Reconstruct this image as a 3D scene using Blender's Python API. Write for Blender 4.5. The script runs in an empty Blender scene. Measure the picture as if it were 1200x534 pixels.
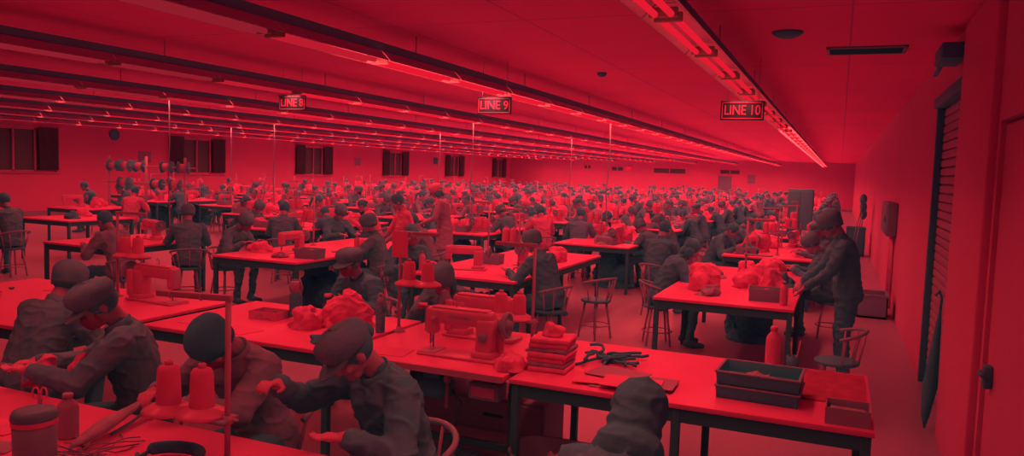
import bpy, bmesh, math, random
import numpy as np
from mathutils import Vector as V, Matrix, Euler, noise
PI = math.pi
random.seed(7)
SC = bpy.context.scene
COL = SC.collection

# ---------------------------------------------------------------- materials
MATS = {}
def mat(name, v, rough=.6, spec=.25, bump=0, bscale=60, var=0, vscale=4, gb=None, metal=0):
    """plain dyed/painted surface: v is how much of the lamps' red it sends back"""
    if name in MATS: return MATS[name]
    m = bpy.data.materials.new(name); m.use_nodes = True
    nt = m.node_tree; b = nt.nodes['Principled BSDF']
    g, bl = gb if gb else (GB(v))
    col = (v, g, bl, 1)
    b.inputs['Base Color'].default_value = col
    b.inputs['Roughness'].default_value = rough
    b.inputs['Specular IOR Level'].default_value = spec
    b.inputs['Metallic'].default_value = metal
    tc = nt.nodes.new('ShaderNodeTexCoord')
    if var:
        n = nt.nodes.new('ShaderNodeTexNoise'); n.inputs['Scale'].default_value = vscale; n.inputs['Detail'].default_value = 4
        nt.links.new(tc.outputs['Object'], n.inputs['Vector'])
        r = nt.nodes.new('ShaderNodeValToRGB')
        r.color_ramp.elements[0].position = .35; r.color_ramp.elements[1].position = .65
        r.color_ramp.elements[0].color = (v*(1-var), g, bl, 1); r.color_ramp.elements[1].color = (min(1, v*(1+var)), g, bl, 1)
        nt.links.new(n.outputs['Fac'], r.inputs['Fac']); nt.links.new(r.outputs['Color'], b.inputs['Base Color'])
    if bump:
        n2 = nt.nodes.new('ShaderNodeTexNoise'); n2.inputs['Scale'].default_value = bscale; n2.inputs['Detail'].default_value = 3
        nt.links.new(tc.outputs['Object'], n2.inputs['Vector'])
        bp = nt.nodes.new('ShaderNodeBump'); bp.inputs['Strength'].default_value = bump; bp.inputs['Distance'].default_value = .01
        nt.links.new(n2.outputs['Fac'], bp.inputs['Height']); nt.links.new(bp.outputs['Normal'], b.inputs['Normal'])
    MATS[name] = m
    return m
def GB(v):
    return (.80 - .64*v, .72 - .14*v)
def emit(name, col, s):
    m = bpy.data.materials.new(name); m.use_nodes = True
    nt = m.node_tree; nt.nodes.clear()
    e = nt.nodes.new('ShaderNodeEmission'); o = nt.nodes.new('ShaderNodeOutputMaterial')
    e.inputs['Color'].default_value = (*col, 1); e.inputs['Strength'].default_value = s
    nt.links.new(e.outputs[0], o.inputs[0])
    m.cycles.emission_sampling = 'NONE'
    return m

WHITE = mat('white_laminate', .74, .35, .3, var=.05, vscale=3)
EDGE = mat('table_edge_band', .45, .5)
BLACK = mat('black_steel', .035, .5, .2, gb=(.5, .46))
DARK = mat('dark_plastic', .06, .5, .2)
MID = mat('grey_plastic', .22, .5)
PALE = mat('pale_enamel', .6, .3, .4, var=.06, vscale=9)
METAL = mat('brushed_metal', .38, .35, .5)
CLOTHW = mat('white_cloth', .68, .85, .1, bump=.5, bscale=40, var=.12, vscale=14)
CLOTHM = mat('mid_cloth', .32, .85, .1, bump=.5, bscale=40, var=.2, vscale=14)
CLOTHD = mat('dark_cloth', .06, .9, .1, bump=.5, bscale=50, var=.3, vscale=20)
JACKD = mat('dark_jacket', .11, .85, .1, bump=.35, bscale=35, var=.25, vscale=9)
JACKX = mat('black_jacket', .075, .85, .1, bump=.35, bscale=35, var=.25, vscale=9)
JACKM = mat('grey_jacket', .22, .85, .1, bump=.35, bscale=35, var=.15, vscale=9)
SHIRTW = mat('white_shirt', .62, .85, .1, bump=.3, bscale=35, var=.08, vscale=9)
SHIRTC = mat('checked_shirt', .3, .85, .1, bump=.3, bscale=35, var=.35, vscale=40)
TROU = mat('dark_trousers', .06, .9, .1, bump=.3, bscale=40)
SKIN = mat('skin', .36, .55, .2, var=.06, vscale=20)
GLOVE = mat('knit_glove', .55, .9, .1, bump=.4, bscale=200)
HAIR = mat('black_hair', .045, .6, .25)
CAPD = mat('dark_cap', .115, .9, .1, bump=.3, bscale=80, var=.2, vscale=12)
CAPW = mat('white_cap', .55, .9, .1, bump=.3, bscale=80)
MASK = mat('face_mask', .5, .85, .1)
EYES = mat('eyes', .02, .3)
THREAD = mat('pale_thread', .66, .8, .1, bump=.35, bscale=260)
THREADM = mat('mid_thread', .3, .8, .1, bump=.35, bscale=260)
WOOD = mat('bent_wood', .2, .5, .3, var=.2, vscale=8)
PAPER = mat('paper', .7, .8, .1)
CARD = mat('brown_card', .3, .8, .1)
TUBE = emit('lamp_tube', (.80, .010, .030), 1.0)
GLASS = mat('dark_window_glass', .10, .3, .3, gb=(.4, .36))
CURT = mat('curtain', .32, .9, .1)

# ---------------------------------------------------------------- mesh builder
class MB:
    def __init__(s): s.bm = bmesh.new()
    def _tag(s, geom, mi, smooth):
        for f in geom:
            f.material_index = mi; f.smooth = smooth
    def box(s, c, sz, rot=(0, 0, 0), bev=0, mi=0, seg=2):
        n0 = set(s.bm.faces)
        M = Matrix.Translation(c) @ Euler(rot).to_matrix().to_4x4() @ Matrix.Diagonal((*sz, 1))
        r = bmesh.ops.create_cube(s.bm, size=1, matrix=M)
        if bev:
            es = list({e for v in r['verts'] for e in v.link_edges})
            bmesh.ops.bevel(s.bm, geom=es, offset=bev, segments=seg, affect='EDGES', profile=.5)
        s._tag([f for f in s.bm.faces if f not in n0], mi, bool(bev)); return s
    def ring(s, pts):
        return [s.bm.verts.new(p) for p in pts]
    def rings(s, rr, cap=True, mi=0, smooth=True, close=False):
        R = [s.ring(p) for p in rr]; fs = []
        n = len(R[0])
        pairs = list(zip(R, R[1:])) + ([(R[-1], R[0])] if close else [])
        for a, b in pairs:
            for i in range(n):
                fs.append(s.bm.faces.new((a[i], a[(i+1) % n], b[(i+1) % n], b[i])))
        if cap and not close:
            fs.append(s.bm.faces.new(R[0][::-1])); fs.append(s.bm.faces.new(R[-1]))
        s._tag(fs, mi, smooth); return s
    def tube(s, a, b, r, r2=None, n=10, mi=0):
        return s.path([a, b], [r, r if r2 is None else r2], n, mi)
    def path(s, pts, r, n=8, mi=0, close=False, flat=1.0):
        pts = [V(p) for p in pts]; N = len(pts)
        rs = r if isinstance(r, (list, tuple)) else [r]*N
        rr = []; up = None
        for i, p in enumerate(pts):
            if close: t = pts[(i+1) % N] - pts[i-1]
            else: t = pts[min(i+1, N-1)] - pts[max(i-1, 0)]
            t.normalize()
            if up is None:
                up = V((0, 0, 1)) if abs(t.z) < .9 else V((1, 0, 0))
            x = t.cross(up)
            if x.length < 1e-5: x = t.cross(V((1, .3, .2)))
            x.normalize(); y = x.cross(t); y.normalize(); up = y
            rr.append([p + x*math.cos(2*PI*k/n)*rs[i] + y*math.sin(2*PI*k/n)*rs[i]*flat for k in range(n)])
        return s.rings(rr, True, mi, True, close)
    def lathe(s, prof, c=(0, 0, 0), n=20, axis='Z', mi=0, M=None):
        rr = []
        for r, z in prof:
            ring = []
            for k in range(n):
                a = 2*PI*k/n; x, y = max(r, 1e-4)*math.cos(a), max(r, 1e-4)*math.sin(a)
                p = V((x, y, z)) if axis == 'Z' else (V((z, x, y)) if axis == 'X' else V((y, z, x)))
                if M is not None: p = M @ p
                ring.append(p + V(c))
            rr.append(ring)
        return s.rings(rr, True, mi)
    def ell(s, c, r, mi=0, M=None, sub=2):
        n0 = set(s.bm.faces)
        T = Matrix.Translation(c) @ (M if M is not None else Matrix()) @ Matrix.Diagonal((*r, 1))
        bmesh.ops.create_icosphere(s.bm, subdivisions=sub, radius=1, matrix=T)
        s._tag([f for f in s.bm.faces if f not in n0], mi, True); return s
    def prism(s, poly, z0, z1, mi=0, M=None, smooth=False):
        T = M if M is not None else Matrix()
        return s.rings([[T @ V((x, y, z0)) for x, y in poly], [T @ V((x, y, z1)) for x, y in poly]], True, mi, smooth)
    def mesh(s, name, mats):
        bmesh.ops.recalc_face_normals(s.bm, faces=s.bm.faces)
        me = bpy.data.meshes.new(name); s.bm.to_mesh(me); s.bm.free()
        for m in (mats if isinstance(mats, (list, tuple)) else [mats]): me.materials.append(m)
        return me
    def build(s, name, mats, parent=None, loc=(0, 0, 0), rz=0, label=None):
        return link(name, s.mesh(name, mats), parent, loc, rz, label)
def link(name, me, parent=None, loc=(0, 0, 0), rz=0, label=None):
    o = bpy.data.objects.new(name, me); COL.objects.link(o)
    o.location = loc; o.rotation_euler = (0, 0, rz)
    if parent: o.parent = parent
    if label: o['label'] = label
    return o
def tag(o, label, cat, group=None):
    o['label'] = label; o['category'] = cat
    if group: o['group'] = group
    return o
def thing(name, label, cat, loc=(0, 0, 0), rz=0, group=None):
    o = bpy.data.objects.new(name, None); COL.objects.link(o)
    o.empty_display_size = .1; o.location = loc; o.rotation_euler = (0, 0, rz)
    return tag(o, label, cat, group)
def struct(name, mb, m):
    o = mb.build(name, m); o['kind'] = 'structure'; return o
KIDS = {}
def kids(o):
    return [c for c in bpy.data.objects if c.parent == o]
def dup(root, loc, rz=0, label=None, group=None, swap=None, scale=None):
    """copy of a thing with its parts and sub-parts"""
    if root.name not in KIDS: KIDS[root.name] = [(c, list(c.children)) for c in root.children]
    r = root.copy(); COL.objects.link(r); r.location = loc; r.rotation_euler = (0, 0, rz)
    if scale: r.scale = scale
    if label: r['label'] = label
    if group: r['group'] = group
    for c0, gs in KIDS[root.name]:
        c = c0.copy(); COL.objects.link(c); c.parent = r
        for g in gs:
            d = g.copy(); COL.objects.link(d); d.parent = c
    return r
class Proto:
    """first use places the model itself, later uses copy it"""
    def __init__(s, fn): s.fn = fn; s.o = None
    def put(s, loc, rz=0, label=None, group=None, scale=None):
        if s.o is None:
            s.o = s.fn(); KIDS[s.o.name] = [(c, list(c.children)) for c in s.o.children]
            s.o.location = loc; s.o.rotation_euler = (0, 0, rz)
            if scale: s.o.scale = scale
            if label: s.o['label'] = label
            if group: s.o['group'] = group
            return s.o
        return dup(s.o, loc, rz, label, group, None, scale)
ORD = ['first', 'second', 'third', 'fourth', 'fifth', 'sixth', 'seventh', 'eighth', 'ninth', 'tenth', 'eleventh', 'twelfth', 'thirteenth',
       'fourteenth', 'fifteenth', 'sixteenth', 'seventeenth', 'eighteenth', 'nineteenth', 'twentieth'] + \
      ['twenty-' + w for w in 'first second third fourth fifth sixth seventh eighth ninth'.split()] + ['thirtieth'] + \
      ['thirty-' + w for w in 'first second third fourth fifth sixth seventh eighth ninth'.split()] + ['fortieth']

# ---------------------------------------------------------------- people
class Fig:
    """collects tapered limbs and ellipsoids, grown into one continuous surface"""
    def __init__(s): s.mb = MB(); s.pr = []
    def cap(s, a, b, ra, rb=None, z=0, n=12):
        a, b = V(a), V(b); rb = ra if rb is None else rb
        d = b - a; L = d.length
        if L < 1e-5: return s.el(a, (ra,)*3, z)
        d.normalize(); up = V((0, 0, 1)) if abs(d.z) < .9 else V((1, 0, 0))
        x = d.cross(up).normalized(); y = d.cross(x)
        rr = []
        for t in (-1, -.7, -.35, 0): rr.append((a + d*ra*t*.999, ra*math.sqrt(max(1e-4, 1-t*t))))
        for t in (0, .35, .7, 1): rr.append((b + d*rb*t*.999, rb*math.sqrt(max(1e-4, 1-t*t))))
        s.mb.rings([[p + x*math.cos(2*PI*k/n)*r + y*math.sin(2*PI*k/n)*r for k in range(n)] for p, r in rr])
        s.pr.append((a, b, ra, rb, z)); return s
    def el(s, c, r, z=0, M=None):
        s.mb.ell(c, r, 0, M, 2); m = sorted(r)[1]
        s.pr.append((V(c), V(c) + V((0, 0, 1e-4)), m, m, z)); return s
    def loft(s, secs, z=0, n=18):
        """secs: (centre, right vector, front vector, half width, half depth)"""
        rr = []
        for c, x, y, w, d in secs:
            rr.append([V(c) + V(x)*math.copysign(abs(math.cos(t))**.8, math.cos(t))*w + V(y)*math.copysign(abs(math.sin(t))**.9, math.sin(t))*d for t in [2*PI*k/n for k in range(n)]])
        s.mb.rings(rr)
        for (c, x, y, w, d), (c2, x2, y2, w2, d2) in zip(secs, secs[1:]):
            for o in (-.5, 0, .5):
                s.pr.append((V(c) + V(x)*w*o, V(c2) + V(x2)*w2*o, d*.95, d2*.95, z))
        return s
    def grow(s, name, mats, voxel, smooth=2, wrinkle=0, wscale=.06, folds=0):
        me = s.mb.mesh(name, mats)
        o = bpy.data.objects.new('tmp', me); COL.objects.link(o)
        m = o.modifiers.new('r', 'REMESH'); m.mode = 'VOXEL'; m.voxel_size = voxel; m.use_smooth_shade = True
        if smooth:
            m = o.modifiers.new('s', 'SMOOTH'); m.factor = .5; m.iterations = smooth
        me2 = bpy.data.meshes.new_from_object(o.evaluated_get(bpy.context.evaluated_depsgraph_get()))
        bpy.data.objects.remove(o); bpy.data.meshes.remove(me)
        me2.name = name
        me2.materials.clear()
        for m in mats: me2.materials.append(m)
        if wrinkle:
            no = [v.normal.copy() for v in me2.vertices]
            for v, nn in zip(me2.vertices, no):
                p = v.co
                q = V((p.x/wscale, p.y/wscale, p.z/wscale*1.6))
                r = 1 - min(1, abs(noise.noise(q*.6 + V((9, 3, 1))))*2.6)
                k = .55*noise.noise(q) + 1.3*r*r - .3
                v.co = p + nn*k*wrinkle
        if len(s.pr) and len(mats) > 1:
            nP = len(me2.polygons); c = np.empty(nP*3); me2.polygons.foreach_get('center', c); c = c.reshape(-1, 3)
            best = np.full(nP, 1e9); idx = np.zeros(nP, int)
            for a, b, ra, rb, z in s.pr:
                A = np.array(a); D = np.array(b) - A; L2 = max(D @ D, 1e-12)
                t = np.clip(((c - A) @ D)/L2, 0, 1)
                dist = np.linalg.norm(c - A - t[:, None]*D, axis=1) - (ra + (rb-ra)*t)
                k = dist < best; best[k] = dist[k]; idx[k] = z
            me2.polygons.foreach_set('material_index', idx.astype(np.int32))
            if folds:      # cloth folds on the clothed zones only
                vs = {v for pl in me2.polygons if idx[pl.index] in (1, 2) for v in pl.vertices}
                no = {i: me2.vertices[i].normal.copy() for i in vs}
                for i in vs:
                    v = me2.vertices[i]; q = V((v.co.x/.075, v.co.y/.075, v.co.z/.05))
                    r = 1 - min(1, abs(noise.noise(q*.6))*2.4)
                    v.co += no[i]*(1.2*r*r + .5*noise.noise(q*1.3) - .3)*folds
        me2.polygons.foreach_set('use_smooth', np.ones(len(me2.polygons), bool))
        me2.update(); return me2

def ik(a, b, l1, l2, pole):
    a, b = V(a), V(b); d = b - a; L = min(d.length, (l1+l2)*.995); u = d.normalized(); b = a + u*L
    x = (l1*l1 - l2*l2 + L*L)/(2*L); h = math.sqrt(max(0, l1*l1 - x*x))
    p = V(pole) - u*V(pole).dot(u)
    if p.length < 1e-4: p = V((0, 0, -1)) - u*(-u.z)
    return a + u*x + p.normalized()*h, b

class Pose:
    def __init__(s, seat=.46, lean=.3, bow=.5, turn=0, tilt=0, L=None, R=None, stand=False, roll=0, k=1.0, twist=0, elbL=None, elbR=None, neck=.35):
        s.k = k; s.stand = stand
        hz = (.90 if stand else seat + .09)
        s.hip = V((0, 0, hz))
        Rm = Euler((-lean, 0, 0)).to_matrix(); R2 = Euler((-lean*1.25, 0, twist)).to_matrix()
        s.R0 = Rm; s.R2 = R2
        s.waist = s.hip + Rm @ V((0, -.01, .16))
        s.chest = s.waist + R2 @ V((0, 0, .17))
        s.nb = s.chest + R2 @ V((0, -.005, .175))
        s.sh = {sd: s.chest + R2 @ V((sd*.165, .005, .115)) for sd in (-1, 1)}
        Rn = Euler((-(lean*1.1 + bow*neck), 0, twist)).to_matrix()
        s.hb = s.nb + Rn @ V((0, .012, .075))
        s.H = Euler((-bow, tilt, turn + twist), 'XYZ').to_matrix().to_4x4()
        s.H = (Matrix.Rotation(turn + twist, 4, 'Z') @ Matrix.Rotation(-bow, 4, 'X') @ Matrix.Rotation(tilt, 4, 'Y'))
        s.hc = s.hb + s.H.to_3x3() @ V((0, .03, .085))
        s.HM = Matrix.Translation(s.hc) @ s.H
        s.hand = {1: V(R) if R else V((.17, .42, .80)), -1: V(L) if L else V((-.17, .42, .80))}
        if stand and not R: s.hand[1] = V((.24, .1, .72))
        if stand and not L: s.hand[-1] = V((-.24, .1, .72))
        s.elb = {}
        for sd, e in ((1, elbR), (-1, elbL)):
            s.elb[sd], s.hand[sd] = ik(s.sh[sd], s.hand[sd], .275, .235, e if e else (sd*.6, -.35, -.8))
        s.hj = {sd: s.hip + V((sd*.088, .0, -.02)) for sd in (-1, 1)}
        if stand:
            s.kn = {sd: V((sd*.09, .03, .49)) for sd in (-1, 1)}; s.an = {sd: V((sd*.095, -.01, .085)) for sd in (-1, 1)}
        else:
            s.kn = {sd: s.hj[sd] + V((sd*.05, .40, .0)) for sd in (-1, 1)}; s.an = {sd: V((sd*.14, .34, .085)) for sd in (-1, 1)}

def torso_secs(p, g=0, short=False):
    A, B = p.R0, p.R2
    def sec(c, R, w, d): return (c, R @ V((1, 0, 0)), R @ V((0, 1, 0)), w + g, d + g)
    s = [sec(p.hip + A @ V((0, -.01, -.09)), A, .12, .09), sec(p.hip + A @ V((0, -.005, -.02)), A, .165, .115), sec(p.hip + A @ V((0, 0, .06)), A, .155, .11),
         sec(p.waist, A, .135, .10), sec(p.waist + B @ V((0, 0, .09)), B, .145, .108), sec(p.chest, B, .158, .112),
         sec(p.chest + B @ V((0, 0, .07)), B, .168, .105), sec(p.chest + B @ V((0, -.004, .125)), B, .155, .085), sec(p.chest + B @ V((0, -.008, .165)), B, .085, .062)]
    return s[2:] if short else s
def hand_fig(f, p, sd, z, curl=.5, r=1.0):
    """palm, four fingers of unequal length with knuckle bends, and a thumb from the side of the palm"""
    w = p.hand[sd]; fw = (w - p.elb[sd]).normalized()
    dirn = (fw + V((0, .12, -.15))).normalized()
    nrm = V((0, 0, -1)); nrm = (nrm - dirn*nrm.dot(dirn)).normalized()
    if abs(dirn.z) > .85: nrm = V((-sd, 0, 0)); nrm = (nrm - dirn*nrm.dot(dirn)).normalized()
    side = dirn.cross(nrm).normalized()
    if side.x*sd > 0: side = -side            # thumb side points to the body's middle
    kn = []
    for i, o in enumerate((.030, .010, -.010, -.028)):
        b = w + dirn*.022 + side*o*.6; k = w + dirn*(.088 - .004*abs(i-1)) + side*o
        f.cap(b, k, .0135*r, .0115*r, z, 8); kn.append(k)
    for k, L, rr in zip(kn, (.068, .076, .070, .055), (.0088, .009, .0086, .0078)):
        d = dirn; q = k
        for j, seg in enumerate((.44, .32, .24)):
            a = curl*(.75 if j == 0 else 1.0)
            d = (Matrix.Rotation(a, 3, side) @ d); 
            if d.dot(nrm) < 0 and j == 0: d = Matrix.Rotation(-2*a, 3, side) @ d
            sgn = 1
            n2 = q + d*L*seg; f.cap(q, n2, rr*r*(1-.1*j), rr*r*(.9-.1*j), z, 8); q = n2
    t0 = w + dirn*.025 + side*.024
    t1 = t0 + (dirn*.55 + side*.75 + nrm*.25).normalized()*.04; t2 = t1 + (dirn*.9 + side*.25 + nrm*.35).normalized()*.03; t3 = t2 + (dirn + nrm*.4 - side*.1).normalized()*.024
    f.cap(t0, t1, .0135*r, .011*r, z, 8); f.cap(t1, t2, .0105*r, .0095*r, z, 8); f.cap(t2, t3, .0095*r, .008*r, z, 8)
def head_fig(f, p, z=0, ze=3, zh=4, fine=True):
    M = p.HM; R = M.to_3x3().to_4x4()
    def q(x, y, zz): return M @ V((x, y, zz))
    f.el(q(0, -.008, .018), (.074, .093, .092), z, R)
    f.el(q(0, .022, -.03), (.062, .066, .078), z, R)
    f.cap(q(-.028, .045, -.072), q(.028, .045, -.072), .026, .026, z); f.cap(q(0, .062, -.088), q(0, .068, -.084), .020, .018, z)
    for sd in (-1, 1):
        f.el(q(sd*.077, -.008, -.015), (.010, .020, .032), z, R)
        f.el(q(sd*.040, .062, -.028), (.024, .022, .022), z, R)
    if fine:
        f.cap(q(0, .083, .008), q(0, .099, -.028), .009, .013, z, 8); f.cap(q(-.012, .088, -.033), q(.012, .088, -.033), .008, .008, z, 8)
        f.cap(q(-.02, .080, -.062), q(.02, .080, -.062), .007, .007, ze+2, 8); f.cap(q(-.018, .079, -.071), q(.018, .079, -.071), .0075, .0075, ze+2, 8)
        for sd in (-1, 1):
            f.cap(q(sd*.018, .083, .020), q(sd*.046, .073, .021), .0075, .006, zh, 8)
            f.el(q(sd*.031, .078, .002), (.012, .008, .007), ze, R)
    f.cap(p.nb - (p.hb-p.nb)*.6, p.hb + M.to_3x3() @ V((0, .0, .02)), .057, .05, z)

def body_mesh(name, p, voxel, mats, glove=False, bare=False, curl=.5, sleeve=None, coat=False):
    """one continuous figure; zones: 0 skin 1 top 2 trousers 3 eyes 4 hair 5 lips 6 shoes 7 gloves"""
    f = Fig()
    fine = voxel < .012
    head_fig(f, p, 0, 3, 4, fine)
    ez = 0 if fine else .012
    f.loft(torso_secs(p, ez), 1)
    hz = 7 if glove else 0
    for sd in (-1, 1):
        f.cap(p.chest + p.R2 @ V((sd*.07, -.01, .13)), p.sh[sd], .05, .058, 1)
        f.cap(p.sh[sd], p.elb[sd], .056 + ez, .044 + ez, 1)
        f.cap(p.elb[sd], p.elb[sd].lerp(p.hand[sd], .93), .043 + (0 if sleeve == 'short' else ez), .030 + (0 if sleeve == 'short' else ez*.7), 0 if sleeve == 'short' else 1)
        f.cap(p.elb[sd].lerp(p.hand[sd], .9), p.hand[sd] + (p.hand[sd]-p.elb[sd]).normalized()*.015, .029, .027, hz)
        hand_fig(f, p, sd, hz, curl)
        f.cap(p.hj[sd], p.kn[sd], .088, .062, 1 if coat else 2); f.cap(p.kn[sd], p.an[sd], .060, .042, 2)
        f.cap(p.an[sd] + V((0, -.03, -.035)), p.an[sd] + V((0, .03, -.04)), .042, .042, 6); f.cap(p.an[sd] + V((0, .03, -.045)), p.an[sd] + V((sd*.01, .15, -.055)), .040, .030, 6)
    if coat:
        A = p.R0
        f.loft([(p.hip + V((0, 0, -.34)), (1, 0, 0), (0, 1, 0), .21, .15), (p.hip + V((0, 0, -.15)), (1, 0, 0), (0, 1, 0), .19, .135), (p.hip + V((0, 0, .05)), (1, 0, 0), (0, 1, 0), .165, .12)], 1)
    f.mb.bm.verts.ensure_lookup_table()
    return f.grow(name, mats, voxel, 2 if fine else 1, folds=0 if fine else .011)
def jacket_mesh(p, mats, voxel=.009, wr=.006):
    f = Fig()
    f.loft(torso_secs(p, .020), 0)
    for sd in (-1, 1):
        f.cap(p.chest + p.R2 @ V((sd*.07, -.01, .125)), p.sh[sd], .062, .076, 0)
        f.cap(p.sh[sd], p.elb[sd], .076, .062, 0)
        f.cap(p.elb[sd], p.elb[sd].lerp(p.hand[sd], .93), .062, .045, 0)
    return f.grow('jacket', mats, voxel, 2, wr)
def collar_mb(p):
    mb = MB(); R = p.R2; c = p.nb + R @ V((0, .004, -.005))
    rr = []
    for r1, h in ((.072, -.035), (.078, -.005), (.076, .030), (.070, .032), (.068, -.005), (.060, -.03)):
        rr.append([c + R @ V((math.cos(t)*r1, math.sin(t)*r1*.92 + .012, h + .018*-math.sin(t))) for t in [2*PI*k/20 for k in range(20)]])
    return mb.rings(rr, False, 0, True, True)
def cap_mb(p, kind='cap', yaw=0):
    """kinds: cap (soft crown with brim), scarf (whole hair covered), hair, bob, bun"""
    mb = MB(); M = p.HM @ Matrix.Rotation(yaw, 4, 'Z'); R = M.to_3x3().to_4x4()
    q = lambda x, y, z: M @ V((x, y, z))
    if kind in ('cap', 'bonnet'):
        prof = [(.098, .020), (.104, .030), (.112, .050), (.118, .075), (.108, .105), (.078, .124), (.04, .132), (.0, .134)] if kind == 'cap' else \
               [(.092, -.035), (.100, .0), (.106, .03), (.108, .06), (.099, .09), (.076, .115), (.042, .130), (.0, .135)]
        S = Matrix.Diagonal((.88, 1.06, 1, 1))
        rr = []
        for i, (r, z) in enumerate(prof):
            rr.append([M @ (S @ V((math.cos(t)*r*(1 + .025*math.sin(7*t+i)*(r > .05)), math.sin(t)*r - .006, z - .018*math.cos(t+PI/2)*0 + (.012*math.sin(t) if kind == 'cap' else .010*math.sin(t)*(z < .03))))) for t in [2*PI*k/28 for k in range(28)]])
        inner = [[M @ (S @ V((math.cos(t)*prof[0][0]*.94, math.sin(t)*prof[0][0]*.94 - .006, prof[0][1] + .004 + (.012*math.sin(t) if kind == 'cap' else .010*math.sin(t))))) for t in [2*PI*k/28 for k in range(28)]]]
        mb.rings(inner + rr, True)
        if kind == 'cap':     # brim at the front
            top, bot = [], []
            N = 12
            rows = []
            for zz in (0, .006):
                a = [q(math.cos(t)*.084, math.sin(t)*.098 - .006, .030 + zz) for t in [PI*.08 + PI*.84*k/N for k in range(N+1)]]
                b = [q(math.cos(t)*.088, .02 + math.sin(t)*.148, .022 + zz - .012*math.sin(t)) for t in [PI*.08 + PI*.84*k/N for k in range(N+1)]]
                rows.append((a, b))
            (a0, b0), (a1, b1) = rows
            for x, y in ((a0, b0), (b0, b1), (b1, a1), (a1, a0)):
                r0, r1 = mb.ring(x), mb.ring(y)
                for i in range(N):
                    fc = mb.bm.faces.new((r0[i], r0[i+1], r1[i+1], r1[i])); fc.smooth = True
            mb.ell(q(0, -.006, .135), (.009, .009, .006), 0, R, 1)
    elif kind == 'scarf':
        mb.ell(q(0, -.022, .026), (.088, .098, .102), 0, R, 3); mb.ell(q(0, -.085, -.055), (.045, .035, .06), 0, R, 2)
    else:
        mb.ell(q(0, -.022, .024), (.084, .096, .099), 0, R, 3)
        if kind == 'bob':
            for sd in (-1, 1): mb.ell(q(sd*.068, -.02, -.05), (.022, .055, .075), 0, R, 2)
            mb.ell(q(0, -.07, -.06), (.07, .04, .085), 0, R, 2)
        if kind == 'bun':
            mb.ell(q(0, -.11, .02), (.04, .035, .04), 0, R, 2)
        if kind == 'tail':
            mb.path([q(0, -.105, .02), q(0, -.15, -.02), q(0, -.15, -.10), q(0, -.13, -.19)], [.022, .028, .026, .008], 10)
    return mb
def mask_mb(p):
    mb = MB(); M = p.HM; rr = []
    for i, (zz, ry, rx) in enumerate(((-.004, .100, .052), (-.022, .112, .066), (-.045, .112, .070), (-.070, .106, .066), (-.094, .092, .050))):
        rr.append([M @ V((math.sin(a)*rx, .002 + math.cos(a)*ry*(1 if abs(a) < .5 else .98), zz)) for a in [(-1.25 + 2.5*k/14) for k in range(15)]])
    R = [mb.ring(x) for x in rr]
    for a, b in zip(R, R[1:]):
        for i in range(14): mb.bm.faces.new((a[i], a[i+1], b[i+1], b[i])).smooth = True
    g = bmesh.ops.solidify(mb.bm, geom=mb.bm.faces[:], thickness=.003)
    for sd in (-1, 1):
        for zz in (-.012, -.085): mb.path([M @ V((sd*.060, .035, zz)), M @ V((sd*.076, .0, -.015 if zz > -.05 else -.05)), M @ V((sd*.080, -.012, -.015))], .0018, 5)
    return mb
def zones(top, trou=None, shoe=None):
    return [SKIN, top, trou or TROU, EYES, HAIR, mat('lips', .26, .5), shoe or DARK, GLOVE]
def near_person(label, loc, rz, p, top, head='cap', headm=None, mask=False, glove=True, curl=.5, badge=False, capyaw=0, hairkind=None, wr=.006, k=1.0, vox=.0075):
    t = thing('person', label, 'person', loc, rz); t.scale = (k, k, k)
    link('body', body_mesh('body', p, vox, zones(top), glove, curl=curl), t)
    j = link('jacket', jacket_mesh(p, [top], .009, wr), t)
    collar_mb(p).build('collar', top, j)
    if hairkind: cap_mb(p, hairkind).build('hair', HAIR, t)
    if head == 'hood':
        f = Fig(); q = lambda *c: p.HM @ V(c); RR = p.HM.to_3x3().to_4x4()
        f.el(q(0, -.022, .02), (.100, .116, .118), 0, RR); f.el(q(0, -.04, -.05), (.098, .095, .11), 0, RR); f.el(p.nb + p.R2 @ V((0, -.01, .02)), (.125, .10, .085), 0, p.R2.to_4x4())
        link('hood', f.grow('hood', [headm], .008, 3, .005), t)
    else: cap_mb(p, head, capyaw).build('cap' if head in ('cap', 'bonnet', 'scarf') else 'hair', headm or CAPD, t)
    if mask: mask_mb(p).build('face_mask', MASK, t)
    if badge:
        mb = MB(); c = p.chest + p.R2 @ V((.03, .15, -.05))
        mb.box(c, (.075, .008, .105), (-.3, 0, 0), .004); mb.build('name_badge', PAPER, t, label='pale card badge')
        mb = MB(); mb.path([c + V((0, 0, .05)), p.chest + p.R2 @ V((.05, .125, .08)), p.nb + p.R2 @ V((.05, .06, -.01))], .004, 5); mb.path([c + V((0, 0, .05)), p.chest + p.R2 @ V((-.05, .125, .08)), p.nb + p.R2 @ V((-.05, .06, -.01))], .004, 5)
        mb.build('lanyard', DARK, t)
    return t
def mid_proto(p, top, head, headm, vox=.014, mask=False, sleeve=None, coat=False, trou=None, hair=None):
    def fn():
        t = thing('person', 'worker', 'person')
        link('body', body_mesh('body', p, vox, zones(top, trou), False, sleeve=sleeve, coat=coat), t)
        cap_mb(p, head).build('cap' if head in ('cap', 'bonnet', 'scarf') else 'hair', headm, t)
        if hair: cap_mb(p, hair).build('hair', HAIR, t)
        if mask: mask_mb(p).build('face_mask', MASK, t)
        return t
    return Proto(fn)
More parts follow.
